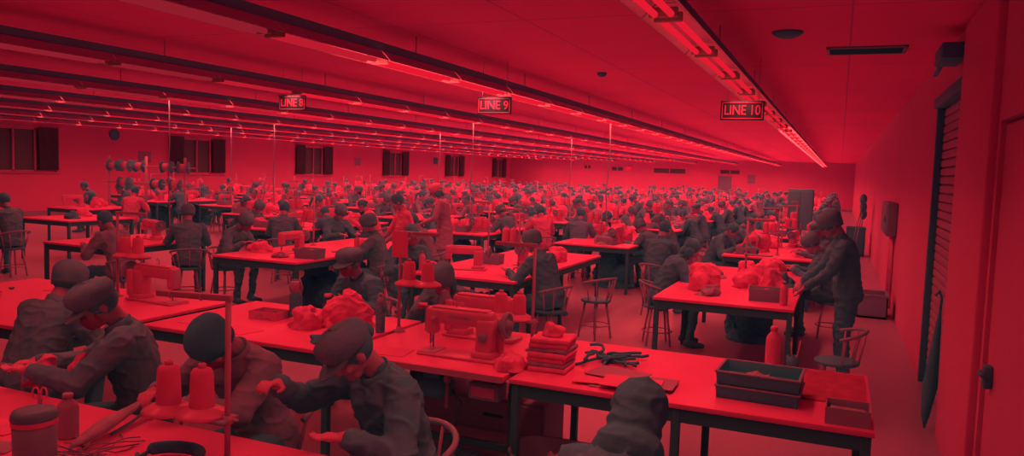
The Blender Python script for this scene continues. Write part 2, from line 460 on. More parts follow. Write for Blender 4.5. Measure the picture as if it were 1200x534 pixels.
# ---------------------------------------------------------------- models of the repeated things
def table_fn(w, d, h=.76):
    def fn():
        t = thing('work_table', 'table', 'table')
        MB().box((0, 0, h-.014), (w, d, .028), bev=.004, mi=0).build('table_top', WHITE, t)
        mb = MB()
        for s in (-1, 1):
            mb.box((0, s*(d/2-.03), h-.065), (w-.04, .025, .075)); mb.box((s*(w/2-.03), 0, h-.065), (.025, d-.04, .075))
        mb.build('frame', BLACK, t)
        for sx in (-1, 1):
            for sy in (-1, 1):
                MB().box((sx*(w/2-.035), sy*(d/2-.035), (h-.03)/2), (.045, .045, h-.03), bev=.004).build('leg', BLACK, t)
        if d > 2:
            for sx in (-1, 1): MB().box((sx*(w/2-.035), 0, (h-.03)/2), (.045, .045, h-.03), bev=.004).build('leg', BLACK, t)
        if w > 1.5:
            for sy in (-1, 1): MB().box((0, sy*(d/2-.035), (h-.03)/2), (.045, .045, h-.03), bev=.004).build('leg', BLACK, t)
        return t
    return Proto(fn)
def machine_fn(fine=True):
    def fn():
        t = thing('sewing_machine', 'machine', 'sewing machine')
        mb = MB()
        mb.box((0, .0, .008), (.50, .18, .016), bev=.005)                       # bed plate
        mb.box((.155, .01, .12), (.105, .105, .22), bev=.022, seg=3)               # pillar
        mb.box((.155, .01, .03), (.14, .135, .04), bev=.012, seg=3)
        mb.box((-.01, .01, .222), (.42, .088, .088), bev=.022, seg=3)              # arm
        mb.box((-.195, .01, .190), (.066, .082, .155), bev=.018, seg=3)            # head
        mb.box((-.01, .012, .268), (.36, .07, .012), bev=.004)                     # top lid
        mb.build('machine_body', PALE, t)
        mb = MB()
        mb.lathe([(0, .235), (.030, .235), (.030, .262), (.060, .262), (.072, .268), (.075, .280), (.070, .292), (.055, .292), (.05, .282), (.028, .284), (.026, .305), (0, .307)], (0, .01, .205), 24, 'X')
        mb.build('hand_wheel', MID, t)
        mb = MB()
        mb.tube((-.205, .0, .12), (-.205, .0, .055), .006); mb.tube((-.205, .0, .06), (-.205, .0, .018), .0022)
        mb.build('needle_bar', METAL, t)
        mb = MB()
        mb.tube((-.195, .018, .12), (-.195, .018, .03), .0055); mb.box((-.198, .004, .021), (.022, .05, .007), bev=.002)
        mb.build('presser_foot', METAL, t)
        if fine:
            mb = MB(); mb.box((-.230, .01, .19), (.006, .068, .13), bev=.003); mb.build('face_plate', METAL, t)
            mb = MB(); mb.lathe([(0, 0), (.026, 0), (.026, .012), (.018, .018), (0, .019)], (.155, -.043, .13), 18, 'Y', M=Matrix.Scale(-1, 3, V((0, 1, 0))).to_4x4()); mb.build('stitch_dial', MID, t)
            mb = MB(); mb.lathe([(0, 0), (.018, 0), (.020, .006), (.012, .010), (.014, .02), (0, .024)], (-.165, -.032, .205), 16, 'Y', M=Matrix.Scale(-1, 3, V((0, 1, 0))).to_4x4()); mb.build('tension_dial', METAL, t)
            mb = MB(); mb.box((-.195, 0, .018), (.11, .16, .006), bev=.002); mb.build('needle_plate', METAL, t)
            mb = MB(); mb.tube((-.05, .02, .27), (-.05, .02, .315), .003); mb.path([(-.05, .02, .312), (-.035, .02, .322), (-.02, .02, .312), (-.035, .02, .305)], .0025, 6, close=True); mb.build('thread_guide', METAL, t)
            mb = MB(); mb.path([(-.165, -.03, .125), (-.165, -.05, .12), (-.165, -.055, .08)], .004, 6); mb.build('lift_lever', METAL, t)
            mb = MB(); mb.box((.215, .06, .13), (.06, .045, .2), bev=.015); mb.build('belt_guard', PALE, t)
            mb = MB()
            for zz in (.235, .245): mb.box((.0, -.0345, zz - .015), (.14, .003, .003))
            mb.build('arm_stripe', MID, t)
        return t
    return Proto(fn)
def cone_fn(m=None, foot=False, tall=1.0):
    def fn():
        t = thing('thread_cone', 'cone', 'thread cone')
        h = tall*.165
        MB().lathe([(0, .012), (.044, .012), (.0475, .022), (.046, .05), (.043, h*.75), (.041, h*.9), (.034, h*.97), (.020, h), (0, h)], n=22).build('thread', m or THREAD, t)
        MB().lathe([(.016, h-.004), (.016, h+.012), (.013, h+.016), (.008, h+.016), (.008, h-.004)], n=16).build('core_tip', PALE, t)
        if foot:
            MB().lathe([(0, 0), (.098, 0), (.100, .006), (.090, .016), (.062, .030), (.044, .036), (0, .036)], n=26).build('foam_foot', PALE, t)
        else:
            MB().lathe([(0, 0), (.046, 0), (.048, .006), (.044, .014), (0, .014)], n=22).build('base_ring', PALE, t)
        return t
    return Proto(fn)
def stand_fn(h1, h2, ext, sgn=-1):
    """thread stand: pole, tray and top arm reaching to one side"""
    def fn():
        t = thing('thread_stand', 'stand', 'thread stand')
        MB().tube((0, 0, 0), (0, 0, h2), .011, n=12).build('pole', METAL, t)
        MB().lathe([(0, 0), (.045, 0), (.045, .008), (.02, .014), (.016, .04), (0, .04)], n=18).build('base', METAL, t)
        mb = MB(); mb.box((sgn*ext/2, 0, h1-.006), (ext+.03, .11, .012), bev=.004); mb.build('tray', MID, t)
        mb = MB(); mb.lathe([(.0125, 0), (.022, 0), (.022, .03), (.0125, .03)], (0, 0, h1-.02), 14); mb.tube((.0, .0, h1-.005), (.045, .0, h1-.005), .005); mb.build('clamp', METAL, t)
        mb = MB(); mb.box((sgn*ext/2, 0, h2), (ext+.03, .024, .024), bev=.004)
        mb.build('top_arm', METAL, t)
        for o in (.35, .8):
            mb = MB(); c = V((sgn*ext*o, -.02, h2)); mb.path([c + V((0, -.012*math.cos(a), .012*math.sin(a))) for a in [2*PI*k/10 for k in range(10)]], .0025, 6, close=True); mb.build('eyelet', METAL, t)
        return t
    return Proto(fn)
def chair_fn():
    t = thing('round_back_chair', 'chair', 'chair')
    MB().lathe([(0, .425), (.16, .425), (.175, .435), (.178, .448), (.16, .458), (0, .462)], n=24).build('seat', DARK, t)
    for a in (PI/4, 3*PI/4, 5*PI/4, 7*PI/4):
        MB().path([(math.cos(a)*.12, math.sin(a)*.12, .43), (math.cos(a)*.16, math.sin(a)*.16, .2), (math.cos(a)*.19, math.sin(a)*.19, 0)], [.014, .013, .011], 8).build('leg', METAL, t)
    MB().path([(math.cos(a)*.168, math.sin(a)*.168, .16) for a in [2*PI*k/24 for k in range(24)]], .008, 6, close=True).build('foot_ring', METAL, t)
    mb = MB(); arc = [PI + .0 + PI*k/16 for k in range(17)]
    mb.path([(math.cos(a)*.235, math.sin(a)*.205 - .01, .66 + .06*math.sin(-a)) for a in arc], .015, 8); mb.build('back_rail', WOOD, t)
    for a in (PI+.25, PI+.8, PI*1.5, 2*PI-.8, 2*PI-.25):
        MB().tube((math.cos(a)*.165, math.sin(a)*.165, .44), (math.cos(a)*.232, math.sin(a)*.202 - .01, .66 + .06*math.sin(-a)), .008, n=8).build('spindle', METAL, t)
    return t
CHAIR = Proto(chair_fn)
def stool_fn():
    t = thing('work_stool', 'stool', 'stool')
    MB().lathe([(0, .43), (.15, .43), (.165, .438), (.165, .452), (.15, .46), (0, .46)], n=18).build('seat', DARK, t)
    mb = MB()
    for a in (PI/4, 3*PI/4, 5*PI/4, 7*PI/4): mb.tube((math.cos(a)*.11, math.sin(a)*.11, .435), (math.cos(a)*.18, math.sin(a)*.18, 0), .011, n=6)
    mb.path([(math.cos(a)*.15, math.sin(a)*.15, .18) for a in [2*PI*k/16 for k in range(16)]], .007, 5, close=True)
    mb.build('leg_frame', METAL, t); return t
STOOL = Proto(stool_fn)
def bundle_fn(seed, sx, sy, sz, m, name='cloth_bundle'):
    def fn():
        f = Fig(); rnd = random.Random(seed)
        for i in range(9):
            k = i/8; a = rnd.uniform(0, 2*PI); rr = rnd.uniform(.1, .62)*(1-.35*k)
            c = V((math.cos(a)*rr*sx, math.sin(a)*rr*sy, 0)); r = (sx*rnd.uniform(.28, .5), sy*rnd.uniform(.28, .5), sz*rnd.uniform(.35, .75))
            f.el(c + V((0, 0, r[2]*.6 + sz*.35*k)), r, 0, Euler((rnd.uniform(-.4, .4), rnd.uniform(-.4, .4), a)).to_matrix().to_4x4())
        f.loft([((0, 0, -.01), (1, 0, 0), (0, 1, 0), sx*.8, sy*.8), ((0, 0, sz*.25), (1, 0, 0), (0, 1, 0), sx*.6, sy*.6)])
        me = f.grow(name, [m], .011, 1, .011, .055)
        for v in me.vertices:
            if v.co.z < 0: v.co.z = 0
        o = link(name, me); tag(o, 'bundle', 'cloth'); return o
    return Proto(fn)
BUND = [bundle_fn(1, .2, .15, .10, CLOTHW), bundle_fn(2, .16, .2, .14, CLOTHW), bundle_fn(3, .22, .14, .08, CLOTHM), bundle_fn(4, .13, .12, .16, CLOTHW), bundle_fn(5, .15, .13, .10, CLOTHD)]
BUNDW = ['loose pale cloth pile', 'high pale cloth heap', 'flat mid-toned cloth pile', 'upright pale cloth heap', 'dark cloth pile']
def fold_fn(m, w=.3, d=.24, h=.03):
    def fn():
        mb = MB(); mb.box((0, 0, h/2), (w, d, h), bev=h*.42, seg=3)
        bmesh.ops.subdivide_edges(mb.bm, edges=mb.bm.edges[:], cuts=2, use_grid_fill=True)
        for v in mb.bm.verts: v.co += V((noise.noise(v.co*11), noise.noise(v.co*11 + V((5, 1, 2))), .35*noise.noise(v.co*14 + V((1, 7, 2)))))*.014
        o = mb.build('folded_garment', m); tag(o, 'garment', 'garment'); return o
    return Proto(fn)
FOLDW, FOLDM, FOLDD = fold_fn(CLOTHW), fold_fn(CLOTHM), fold_fn(CLOTHD)
def bottle_fn(m, r=.033, h=.2, capm=None):
    def fn():
        t = thing('bottle', 'bottle', 'bottle')
        MB().lathe([(0, 0), (r*.95, 0), (r, .008), (r, h*.68), (r*.9, h*.76), (r*.45, h*.86), (r*.42, h*.9), (0, h*.9)], n=20).build('bottle_body', m, t)
        MB().lathe([(0, h*.9), (r*.5, h*.9), (r*.5, h*.99), (r*.42, h), (0, h)], n=16).build('bottle_cap', capm or m, t)
        return t
    return Proto(fn)
LW_DOWN, LW_UP = 13.6, 9
# ---------------------------------------------------------------- camera
H = 1.92
cam = bpy.data.cameras.new('camera'); cam.sensor_width = 36; cam.lens = 906/1200*36; cam.clip_start = .05; cam.clip_end = 200
co = bpy.data.objects.new('camera', cam); COL.objects.link(co); SC.camera = co
Rw = Matrix(((0.91994811, 0.060733, -0.38730733), (0.39051052, -0.0547729, 0.91896761), (0.03459772, -0.9966501, -0.07410511)))
M = Matrix((Rw.col[0], -Rw.col[1], -Rw.col[2])).transposed().to_4x4(); M.translation = (0, 0, H)
co.matrix_world = M
SC.view_settings.view_transform = 'Standard'; SC.view_settings.look = 'None'; SC.view_settings.exposure = 0; SC.view_settings.gamma = 1
SC.view_settings.use_curve_mapping = False
SC.cycles.diffuse_bounces = 7; SC.cycles.max_bounces = 9; SC.cycles.sample_clamp_indirect = 6
w = bpy.data.worlds.new('world'); SC.world = w; w.use_nodes = True
w.node_tree.nodes['Background'].inputs[0].default_value = (.02, .01, .012, 1)

# ---------------------------------------------------------------- the room
XL, XR, YF, YB, ZC = -23.5, .82, 55.0, -1.4, 3.12
def surf(name, v, seams=None, rough=.7, var=.04):
    m = mat(name, v, rough, .2, var=var, vscale=.6)
    if seams:
        nt = m.node_tree; b = nt.nodes['Principled BSDF']
        src = b.inputs['Base Color'].links[0].from_socket
        tc = nt.nodes.new('ShaderNodeTexCoord'); sp = nt.nodes.new('ShaderNodeSeparateXYZ'); nt.links.new(tc.outputs['Object'], sp.inputs[0])
        last = None
        for ax, step, wd in seams:
            a = nt.nodes.new('ShaderNodeMath'); a.operation = 'MULTIPLY'; a.inputs[1].default_value = 1/step; nt.links.new(sp.outputs[ax], a.inputs[0])
            f = nt.nodes.new('ShaderNodeMath'); f.operation = 'FRACT'; nt.links.new(a.outputs[0], f.inputs[0])
            l = nt.nodes.new('ShaderNodeMath'); l.operation = 'LESS_THAN'; l.inputs[1].default_value = wd/step; nt.links.new(f.outputs[0], l.inputs[0])
            if last:
                mx = nt.nodes.new('ShaderNodeMath'); mx.operation = 'MAXIMUM'; nt.links.new(last.outputs[0], mx.inputs[0]); nt.links.new(l.outputs[0], mx.inputs[1]); last = mx
            else: last = l
        mix = nt.nodes.new('ShaderNodeMix'); mix.data_type = 'RGBA'
        nt.links.new(last.outputs[0], mix.inputs[0]); nt.links.new(src, mix.inputs[6])
        g, bl = GB(v); mix.inputs[7].default_value = (v*.55, g, bl, 1)
        nt.links.new(mix.outputs[2], b.inputs['Base Color'])
    return m
FLOORM = surf('screed_floor', .33, None, .35, .08)
CEILM = surf('ceiling_panels', .86, [(0, 1.2, .012), (1, 2.9, .014)])
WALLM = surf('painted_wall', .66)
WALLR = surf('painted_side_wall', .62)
struct('floor', MB().box(((XL+XR)/2 + 1, (YB+YF)/2, -.05), (XR-XL+3, YF-YB+.4, .1)), FLOORM)
struct('ceiling', MB().box(((XL+XR)/2 + 1, (YB+YF)/2, ZC+.05), (XR-XL+3, YF-YB+.4, .1)), CEILM)
def wall_holes(name, axis, at, a0, a1, holes, th, m):
    """wall slab built around its openings; holes are (start, end, z0, z1)"""
    mb = MB(); cur = a0
    def bx(p, q, z0, z1):
        if q-p < .002 or z1-z0 < .002: return
        if axis == 'X': mb.box((at, (p+q)/2, (z0+z1)/2), (th, q-p, z1-z0))
        else: mb.box(((p+q)/2, at, (z0+z1)/2), (q-p, th, z1-z0))
    for h0, h1, z0, z1 in sorted(holes):
        bx(cur, h0, 0, ZC); bx(h0, h1, 0, z0); bx(h0, h1, z1, ZC); cur = h1
    bx(cur, a1, 0, ZC)
    return struct(name, mb, m)
LW = [(14.6, 17.45), (22.0, 24.85), (29.4, 32.2), (36.9, 39.6), (44.3, 46.9), (51.6, 54.0)]
wall_holes('wall_left', 'X', XL-.1, YB, YF, [(a, b, 1.35, 2.74) for a, b in LW], .2, WALLM)
FW = [(-15.5, -14.55, 2.12, 2.50), (-12.4, -10.05, 2.05, 2.5), (-7.75, -6.35, 2.15, 2.52), (-17.6, -17.0, 2.2, 2.55)]
wall_holes('wall_far', 'Y', YF+.1, XL, XR, FW, .2, WALLM)
struct('wall_back', MB().box(((XL+XR)/2+1, YB-.1, ZC/2), (XR-XL+3, .2, ZC)), WALLM)
wall_holes('wall_right', 'X', XR+.1, YB, YF, [(3.35, 5.15, 0, 2.3), (6.62, 8.5, 0, 2.66)], .2, WALLR)
n = 1
for a, b in LW:
    mb = MB(); mb.box((XL-.09, (a+b)/2, 2.045), (.02, b-a, 1.39)); o = mb.build('window_%d' % n, GLASS); o['kind'] = 'structure'
    fr = MB()
    for y in (a+.03, b-.03, a+(b-a)*.25, a+(b-a)*.5, a+(b-a)*.75): fr.box((XL-.04, y, 2.045), (.06, .06, 1.39), bev=.006)
    for z in (1.38, 2.71): fr.box((XL-.04, (a+b)/2, z), (.06, b-a, .06), bev=.006)
    fr.build('window_frame', PALE, o)
    s = MB(); s.box((XL+.03, (a+b)/2, 1.33), (.14, b-a+.12, .035), bev=.008); s.build('window_sill', PALE, o)
    # a gathered curtain at each window
    t = thing('curtain', 'dark gathered curtain hanging at the %s window of the long window wall' % ORD[n-1], 'curtain', (XL+.09, (a+b)/2, 0), 0)
    MB().tube((0, -(b-a)/2-.1, 2.79), (0, (b-a)/2+.1, 2.79), .014).build('curtain_rod', METAL, t)
    for sgn in (-1, 1):
        cm = MB(); L = (b-a)*.24; y0 = sgn*(b-a)/2; N = 40
        top = [V((.028*math.sin(k*1.25), y0 - sgn*L*k/N, 2.78)) for k in range(N+1)]; bot = [V((.036*math.sin(k*1.25 + .3), y0 - sgn*L*.94*k/N, 1.42)) for k in range(N+1)]
        r0, r1 = cm.ring(top), cm.ring(bot)
        for k in range(N): cm.bm.faces.new((r0[k], r0[k+1], r1[k+1], r1[k])).smooth = True
        bmesh.ops.solidify(cm.bm, geom=cm.bm.faces[:], thickness=.006)
        cm.build('curtain_panel', CURT, t)
    n += 1
for a, b, z0, z1 in FW:
    o = MB().box(((a+b)/2, YF+.08, (z0+z1)/2), (b-a, .02, z1-z0)).build('window_%d' % n, GLASS); o['kind'] = 'structure'; n += 1
    fr = MB()
    for x in (a+.03, b-.03, (a+b)/2): fr.box((x, YF+.04, (z0+z1)/2), (.06, .06, z1-z0), bev=.006)
    for z in (z0+.03, z1-.03): fr.box(((a+b)/2, YF+.04, z), (b-a, .06, .06), bev=.006)
    fr.build('window_frame', PALE, o)
# far wall: door, pipes, exit lamp, notice
o = MB().box((-7.35, YF-.02, 1.02), (.95, .05, 2.04), bev=.01).build('door_1', mat('door_paint', .2, .4)); o['kind'] = 'structure'
f = MB(); f.box((-7.86, YF-.03, 1.05), (.08, .08, 2.1), bev=.01); f.box((-6.84, YF-.03, 1.05), (.08, .08, 2.1), bev=.01); f.box((-7.35, YF-.03, 2.09), (1.1, .08, .08), bev=.01); f.build('door_frame', PALE, o)
MB().path([(-6.98, YF-.05, 1.0), (-6.98, YF-.1, 1.0), (-7.1, YF-.1, 1.0)], .012, 8).build('door_handle', METAL, o)
t = thing('exit_lamp', 'bright small emergency lamp box high on the far end wall', 'lamp', (-14.15, YF-.0395, 2.35))
MB().box((0, 0, 0), (.42, .08, .34), bev=.02).build('lamp_housing', PALE, t); MB().box((0, -.05, 0), (.36, .02, .28), bev=.008).build('lamp_face', TUBE, t)
o = MB().box((-5.6, YF-.0145, 1.9), (.5, .03, .6), bev=.006).build('notice_board', CARD); tag(o, 'dark square notice board on the far end wall past the door', 'notice board')
# shutter, jamb, sliding door on the near right wall
SH = mat('shutter_slats', .38, .5, .3)
mb = MB()
for k in range(33): mb.box((XR+.07, 7.56, .045 + k*.08), (.03, 1.86, .074), bev=.012)
mb.box((XR+.10, 7.56, 1.33), (.03, 1.9, 2.66))
o = mb.build('door_2', SH); o['kind'] = 'structure'
f = MB(); f.box((XR+.03, 6.66, 1.33), (.07, .07, 2.66), bev=.008); f.box((XR+.03, 8.47, 1.33), (.07, .07, 2.66), bev=.008); f.box((XR+.02, 7.56, 2.70), (.10, 2.0, .1), bev=.008); f.build('door_frame', DARK, o)
struct('trim_1', MB().box((XR-.015, 5.9, ZC/2-.01), (.06, 1.35, ZC-.02), bev=.012), mat('jamb_paint', .66, .5))
o = MB().box((XR+.05, 4.25, 1.14), (.05, 1.8, 2.28), bev=.008).build('door_3', mat('door_leaf', .62, .45, .3, var=.04, vscale=2)); o['kind'] = 'structure'
h = MB(); h.box((XR+.005, 4.98, .86), (.05, .075, .13), bev=.012); h.box((XR-.03, 4.95, .88), (.03, .10, .03), bev=.01); h.build('door_lock', DARK, o)
for nm, b in (('baseboard_left', ((XL+.01, (YB+YF)/2, .06), (.02, YF-YB, .12))), ('baseboard_far', (((XL+XR)/2, YF-.01, .06), (XR-XL, .02, .12)))):
    struct(nm, MB().box(*b), mat('skirting', .3, .5))
# ceiling vent and ceiling boss
t = thing('ceiling_vent', 'long dark recessed ventilation grille in the ceiling near the shutter', 'vent', (.14, 7.75, ZC))
f = MB(); 
for c, s in (((0, -.18, -.008), (.66, .03, .022)), ((0, .18, -.008), (.66, .03, .022)), ((-.315, 0, -.008), (.03, .39, .022)), ((.315, 0, -.008), (.03, .39, .022))): f.box(c, s, bev=.004)
f.build('frame', MID, t)
MB().box((0, 0, -.004), (.6, .34, .006)).build('backing', BLACK, t)
for k in range(6): MB().box((0, -.14 + k*.056, -.012), (.6, .03, .004), (.6, 0, 0)).build('slat', DARK, t)
o = MB().lathe([(0, -.05), (.05, -.05), (.09, -.035), (.12, -.015), (.125, 0), (0, 0)], (-.47, 6.75, ZC), 24).build('ceiling_speaker', DARK); tag(o, 'round dark boss fixed to the ceiling between lamp row and vent', 'ceiling boss')
o = MB().lathe([(0, -.05), (.03, -.05), (.05, -.03), (.06, 0), (0, 0)], (-2.7, 9.0, ZC), 18).build('smoke_detector', DARK); tag(o, 'small dark detector on the ceiling above the LINE 9 sign', 'detector')
t = thing('wall_bracket', 'dark bracket box fixed high on the door wall under the ceiling', 'bracket', (XR-.10, 6.9, 2.93))
MB().box((0, 0, 0), (.16, .5, .12), bev=.01).build('bracket_box', DARK, t); MB().tube((-.02, .25, -.02), (-.02, .75, -.06), .02).build('bracket_arm', DARK, t)
# electric box and conduits, crate, brooms
t = thing('electric_box', 'grey electric cabinet box mounted on the wall beyond the shutter', 'electric box', (XR-.0755, 13.6, 1.38))
MB().box((0, 0, 0), (.14, 1.5, .5), bev=.012).build('cabinet_body', MID, t); MB().box((-.075, .0, 0), (.012, 1.4, .44), bev=.004).build('door', mat('box_door', .16, .5), t)
MB().box((-.088, -.55, 0), (.02, .04, .1), bev=.005).build('handle', DARK, t)
for k in range(3):
    o = MB().tube((XR-.022, 13.2+.35*k, 0), (XR-.022, 13.2+.35*k, 1.13), .022).build('conduit_pipe', PALE); tag(o, '%s of three pale conduits running down from the electric box, counting from the shutter' % ORD[k], 'pipe', 'conduits under the electric box')
def crate(label, loc, rz, m, s=(.4, .55, .34)):
    t = thing('crate', label, 'crate', loc, rz); x, y, z = s
    mb = MB(); mb.box((0, 0, .015), (x, y, .03)); 
    for sx in (-1, 1): mb.box((sx*(x/2-.01), 0, z/2), (.02, y, z), bev=.004)
    for sy in (-1, 1): mb.box((0, sy*(y/2-.01), z/2), (x, .02, z), bev=.004)
    mb.build('crate_body', m, t)
    mb = MB(); mb.box((0, 0, z-.015), (x+.03, y+.03, .03), bev=.006)
    mb = MB(); 
    for sx in (-1, 1): mb.box((sx*(x/2+.004), 0, z-.02), (.02, y+.03, .04), bev=.006)
    for sy in (-1, 1): mb.box((0, sy*(y/2+.004), z-.02), (x+.03, .02, .04), bev=.006)
    mb.build('rim', m, t); return t
crate('dark plastic crate on the floor below the electric box', (.52, 12.3, 0), 0, MID)
crate('dark tall bin standing at the wall behind the brooms', (.45, 22.3, 0), 0, DARK, (.45, .6, .75))
for k in range(3):
    t = thing('broom', ['broom with round dark head leaning on the wall by the bin', 'middle broom leaning between two others by the bin', 'shortest broom leaning on the wall by the bin'][k], 'broom', (.3+.1*k, 21.3+.35*k, 0), 0, 'brooms beside the bin')
    MB().tube((0, 0, .0), (.26-.08*k, .12, 1.45-.2*k), .014).build('broom_stick', WOOD, t)
    MB().ell((.26-.08*k, .12, 1.5-.2*k), (.09, .16, .14), sub=2).build('broom_head', DARK, t)
t = thing('umbrella', 'folded dark umbrella leaning in the corner beside the shutter', 'umbrella', (.72, 6.75, 0))
MB().path([(0, 0, .02), (0, 0, .12), (.02, .02, .35), (.05, .04, .85), (.055, .05, .95)], [.006, .03, .055, .02, .008], 12).build('canopy', CLOTHD, t)
MB().path([(.055, .05, .9), (.06, .055, 1.05), (.04, .03, 1.1), (.01, 0, 1.07)], .01, 8).build('handle', DARK, t)
# clock, posters on the window wall
t = thing('wall_clock', 'round dark-rimmed clock high on the window wall', 'clock', (XL+.02, 19.6, 2.68))
MB().lathe([(.15, 0), (.19, 0), (.19, .05), (.15, .05)], n=28, axis='X').build('rim', DARK, t)
MB().lathe([(0, 0), (.155, 0), (.155, .03), (0, .03)], n=28, axis='X').build('dial', MID, t)
h = MB(); h.box((.036, 0, .045), (.006, .014, .09)); h.box((.036, .035, 0), (.006, .07, .012)); h.build('hands', BLACK, t)
for y, z, lab in ((20.9, 1.95, 'dark square notice on the window wall between first and second windows'), (34.5, 2.1, 'pale sheet pinned on the window wall past the third window'), (43.0, 2.35, 'dark narrow panel hung before the fifth window')):
    o = MB().box((XL+.0095, y, z), (.02, .55, .42), bev=.004).build('notice', CARD if z < 2.3 else DARK); tag(o, lab, 'notice')
# ---------------------------------------------------------------- lamps
LX = [-.95, -3.68, -6.43, -9.18, -11.95, -14.7, -17.45, -20.2]
RN = ['lamp row nearest the door wall', 'second lamp row from the door wall', 'third lamp row from the door wall'] + [ORD[k] + ' lamp row from the door wall' for k in range(3, 8)]
PITCH = 1.335
Y0 = [2.35-PITCH, 2.3-PITCH, 3.3, 5.1, 6.9, 8.7, 10.5, 12.3]
ZL = 2.80
HOOD = mat('lamp_hood', .45, .45, .3)
TR = mat('cable_trunking', .12, .6)
def lamp_fn():
    t = thing('tube_lamp', 'lamp', 'lamp')
    P = [(-.145, 0), (-.06, .085), (.06, .085), (.145, 0), (.137, 0), (.055, .077), (-.055, .077), (-.137, 0)]
    MB().prism(P, -.655, .655, M=Matrix(((1, 0, 0, 0), (0, 0, 1, 0), (0, 1, 0, .0), (0, 0, 0, 1)))).build('hood', HOOD, t)
    for s in (-1, 1):
        MB().tube((s*.045, -.585, .0), (s*.045, .585, .0), .019, n=10).build('tube', TUBE, t)
    for s in (-1, 1):
        MB().box((0, s*.60, .012), (.16, .03, .055), bev=.006).build('lamp_holder', mat('holder_plastic', .22, .9, 0, gb=(.3, .3)), t)
    return t
LAMP = Proto(lamp_fn); count = 0
DIMT = [emit('lamp_tube_dim', (.28, .012, .024), 1.0), emit('lamp_tube_half_dim', (.50, .011, .027), 1.0)]  # same lamps, glow lowered to darken the near corners of the view
def dim_tubes(o, k):
    for c in o.children:
        if c.name.startswith('tube'):
            c.material_slots[0].link = 'OBJECT'; c.material_slots[0].material = DIMT[k]
rests = MB()
for i, x in enumerate(LX):
    t = thing('lamp_rail', 'long dark cable rail above the ' + RN[i], 'lamp rail', (x, 0, ZL), 0, 'rails above the lamp rows')
    y1 = YF - 1.2
    mb = MB(); mb.box((0, (Y0[i]-.6+y1)/2, .125), (.09, y1-Y0[i]+1.2, .07)); mb.build('rail', TR, t)
    y = Y0[i]
    while y < y1: MB().tube((0, y, .15), (0, y, ZC-ZL), .006, n=5).build('hanger_rod', METAL, t); y += 2.67
    k = 0; y = Y0[i]
    while y < y1 - .6:
        if y < 43:
            lo = LAMP.put((x, y, ZL), 0, '%s hooded tube lamp along the %s' % (ORD[k], RN[i]), 'hooded tube lamps'); count += 1
            if i and y < 3.9 + 1.75*(i-1)*1.2: dim_tubes(lo, 0)
            elif i and y < 5.3 + 2.3*(i-1)*1.2: dim_tubes(lo, 1)
        else:
            rests.prism([(-.145, 0), (-.06, .085), (.06, .085), (.145, 0), (.137, 0), (.055, .077), (-.055, .077), (-.137, 0)], -.61, .61, 0, Matrix(((1, 0, 0, x), (0, 0, 1, y), (0, 1, 0, ZL), (0, 0, 0, 1))))
            for s in (-1, 1): rests.tube((x+s*.045, y-.585, ZL), (x+s*.045, y+.585, ZL), .019, n=6, mi=1)
        y += PITCH; k += 1
o = rests.build('tube_lamps', [HOOD, TUBE]); tag(o, 'far ends of all lamp rows close to the end wall', 'lamps'); o['kind'] = 'stuff'
print('LAMPS', count)
LC = (1.0, .044, .044)
def area(x, y0, y1, z, w, up, watts):
    L = bpy.data.lights.new('row_light', 'AREA'); L.shape = 'RECTANGLE'; L.size = w; L.size_y = y1-y0; L.energy = watts; L.color = LC
    L.spread = 3.1 if up else (2.3 if x > -1.5 else 2.95)
    o = bpy.data.objects.new('row_light', L); COL.objects.link(o); o.location = (x, (y0+y1)/2, z)
    if up: o.rotation_euler = (PI, 0, 0)
    return o
def gain(i, y):
    """how strongly the lamps of a row burn: lowered near the camera to darken the corners of the view"""
    dim = [.52, .66, .38, .20, .15, .14, .15, .18][i]
    near = max(0, min(1, (y-3)/20))
    return dim + ((1.15 if i else .9) - dim)*near**.8 + (.35 if i and y > 20 else 0)
def gain_up(i, y):
    k = [.03, .04, .05, .12, .2, .25, .3, .3][i] if y < 5.2 + 1.2*i else 1
    if i == 0 and y < 12: k = .12
    return k*gain(i, y)
for i, x in enumerate(LX):
    ys = [Y0[i]-.6] + [y for y in (5.2, 8.5, 15, 24, 34, 44) if y > Y0[i]+.2] + [YF-1.4]
    for a, b in zip(ys, ys[1:]):
        m = (a+b)/2
        area(x, a, b, ZL-.03, .2, False, LW_DOWN*(b-a)*gain(i, m))
        area(x, a, b, ZL-.035, .22, True, LW_UP*(b-a)*gain_up(i, m))
# ---------------------------------------------------------------- hanging line signs
SIGNM = mat('sign_board', .05, .7, .1, gb=(.3, .3)); SIGNL = mat('sign_letters', .75, .5)
def sign(text, x, y, z, label):
    t = thing('line_sign', label, 'sign', (x, y, z), 0, 'hanging line signs')
    W, Hh = .42, .19
    MB().box((0, 0, 0), (W, .014, Hh), bev=.004).build('sign_board', SIGNM, t)
    f = MB()
    for sz in (-1, 1): f.box((0, -.009, sz*(Hh/2-.018)), (W-.03, .006, .008)); 
    for sx in (-1, 1): f.box((sx*(W/2-.018), -.009, 0), (.008, .006, Hh-.03))
    f.build('border', SIGNL, t)
    c = bpy.data.curves.new('lettering', 'FONT'); c.body = text; c.align_x = 'CENTER'; c.align_y = 'CENTER'; c.size = .135; c.extrude = .003; c.offset = .0015
    o = bpy.data.objects.new('tmp', c); COL.objects.link(o)
    me = bpy.data.meshes.new_from_object(o.evaluated_get(bpy.context.evaluated_depsgraph_get())); bpy.data.objects.remove(o)
    xs = [v.co.x for v in me.vertices]; k = .345/(max(xs)-min(xs))
    for v in me.vertices: v.co = V((v.co.x*k, -.010 + v.co.z*-1*.5, v.co.y*1.0))
    me.materials.clear(); me.materials.append(SIGNL); link('lettering', me, t)
    for s in (-1, 1): MB().tube((s*.15, 0, Hh/2), (s*.15, 0, ZC-z), .003, n=5).build('hanging_wire', METAL, t)
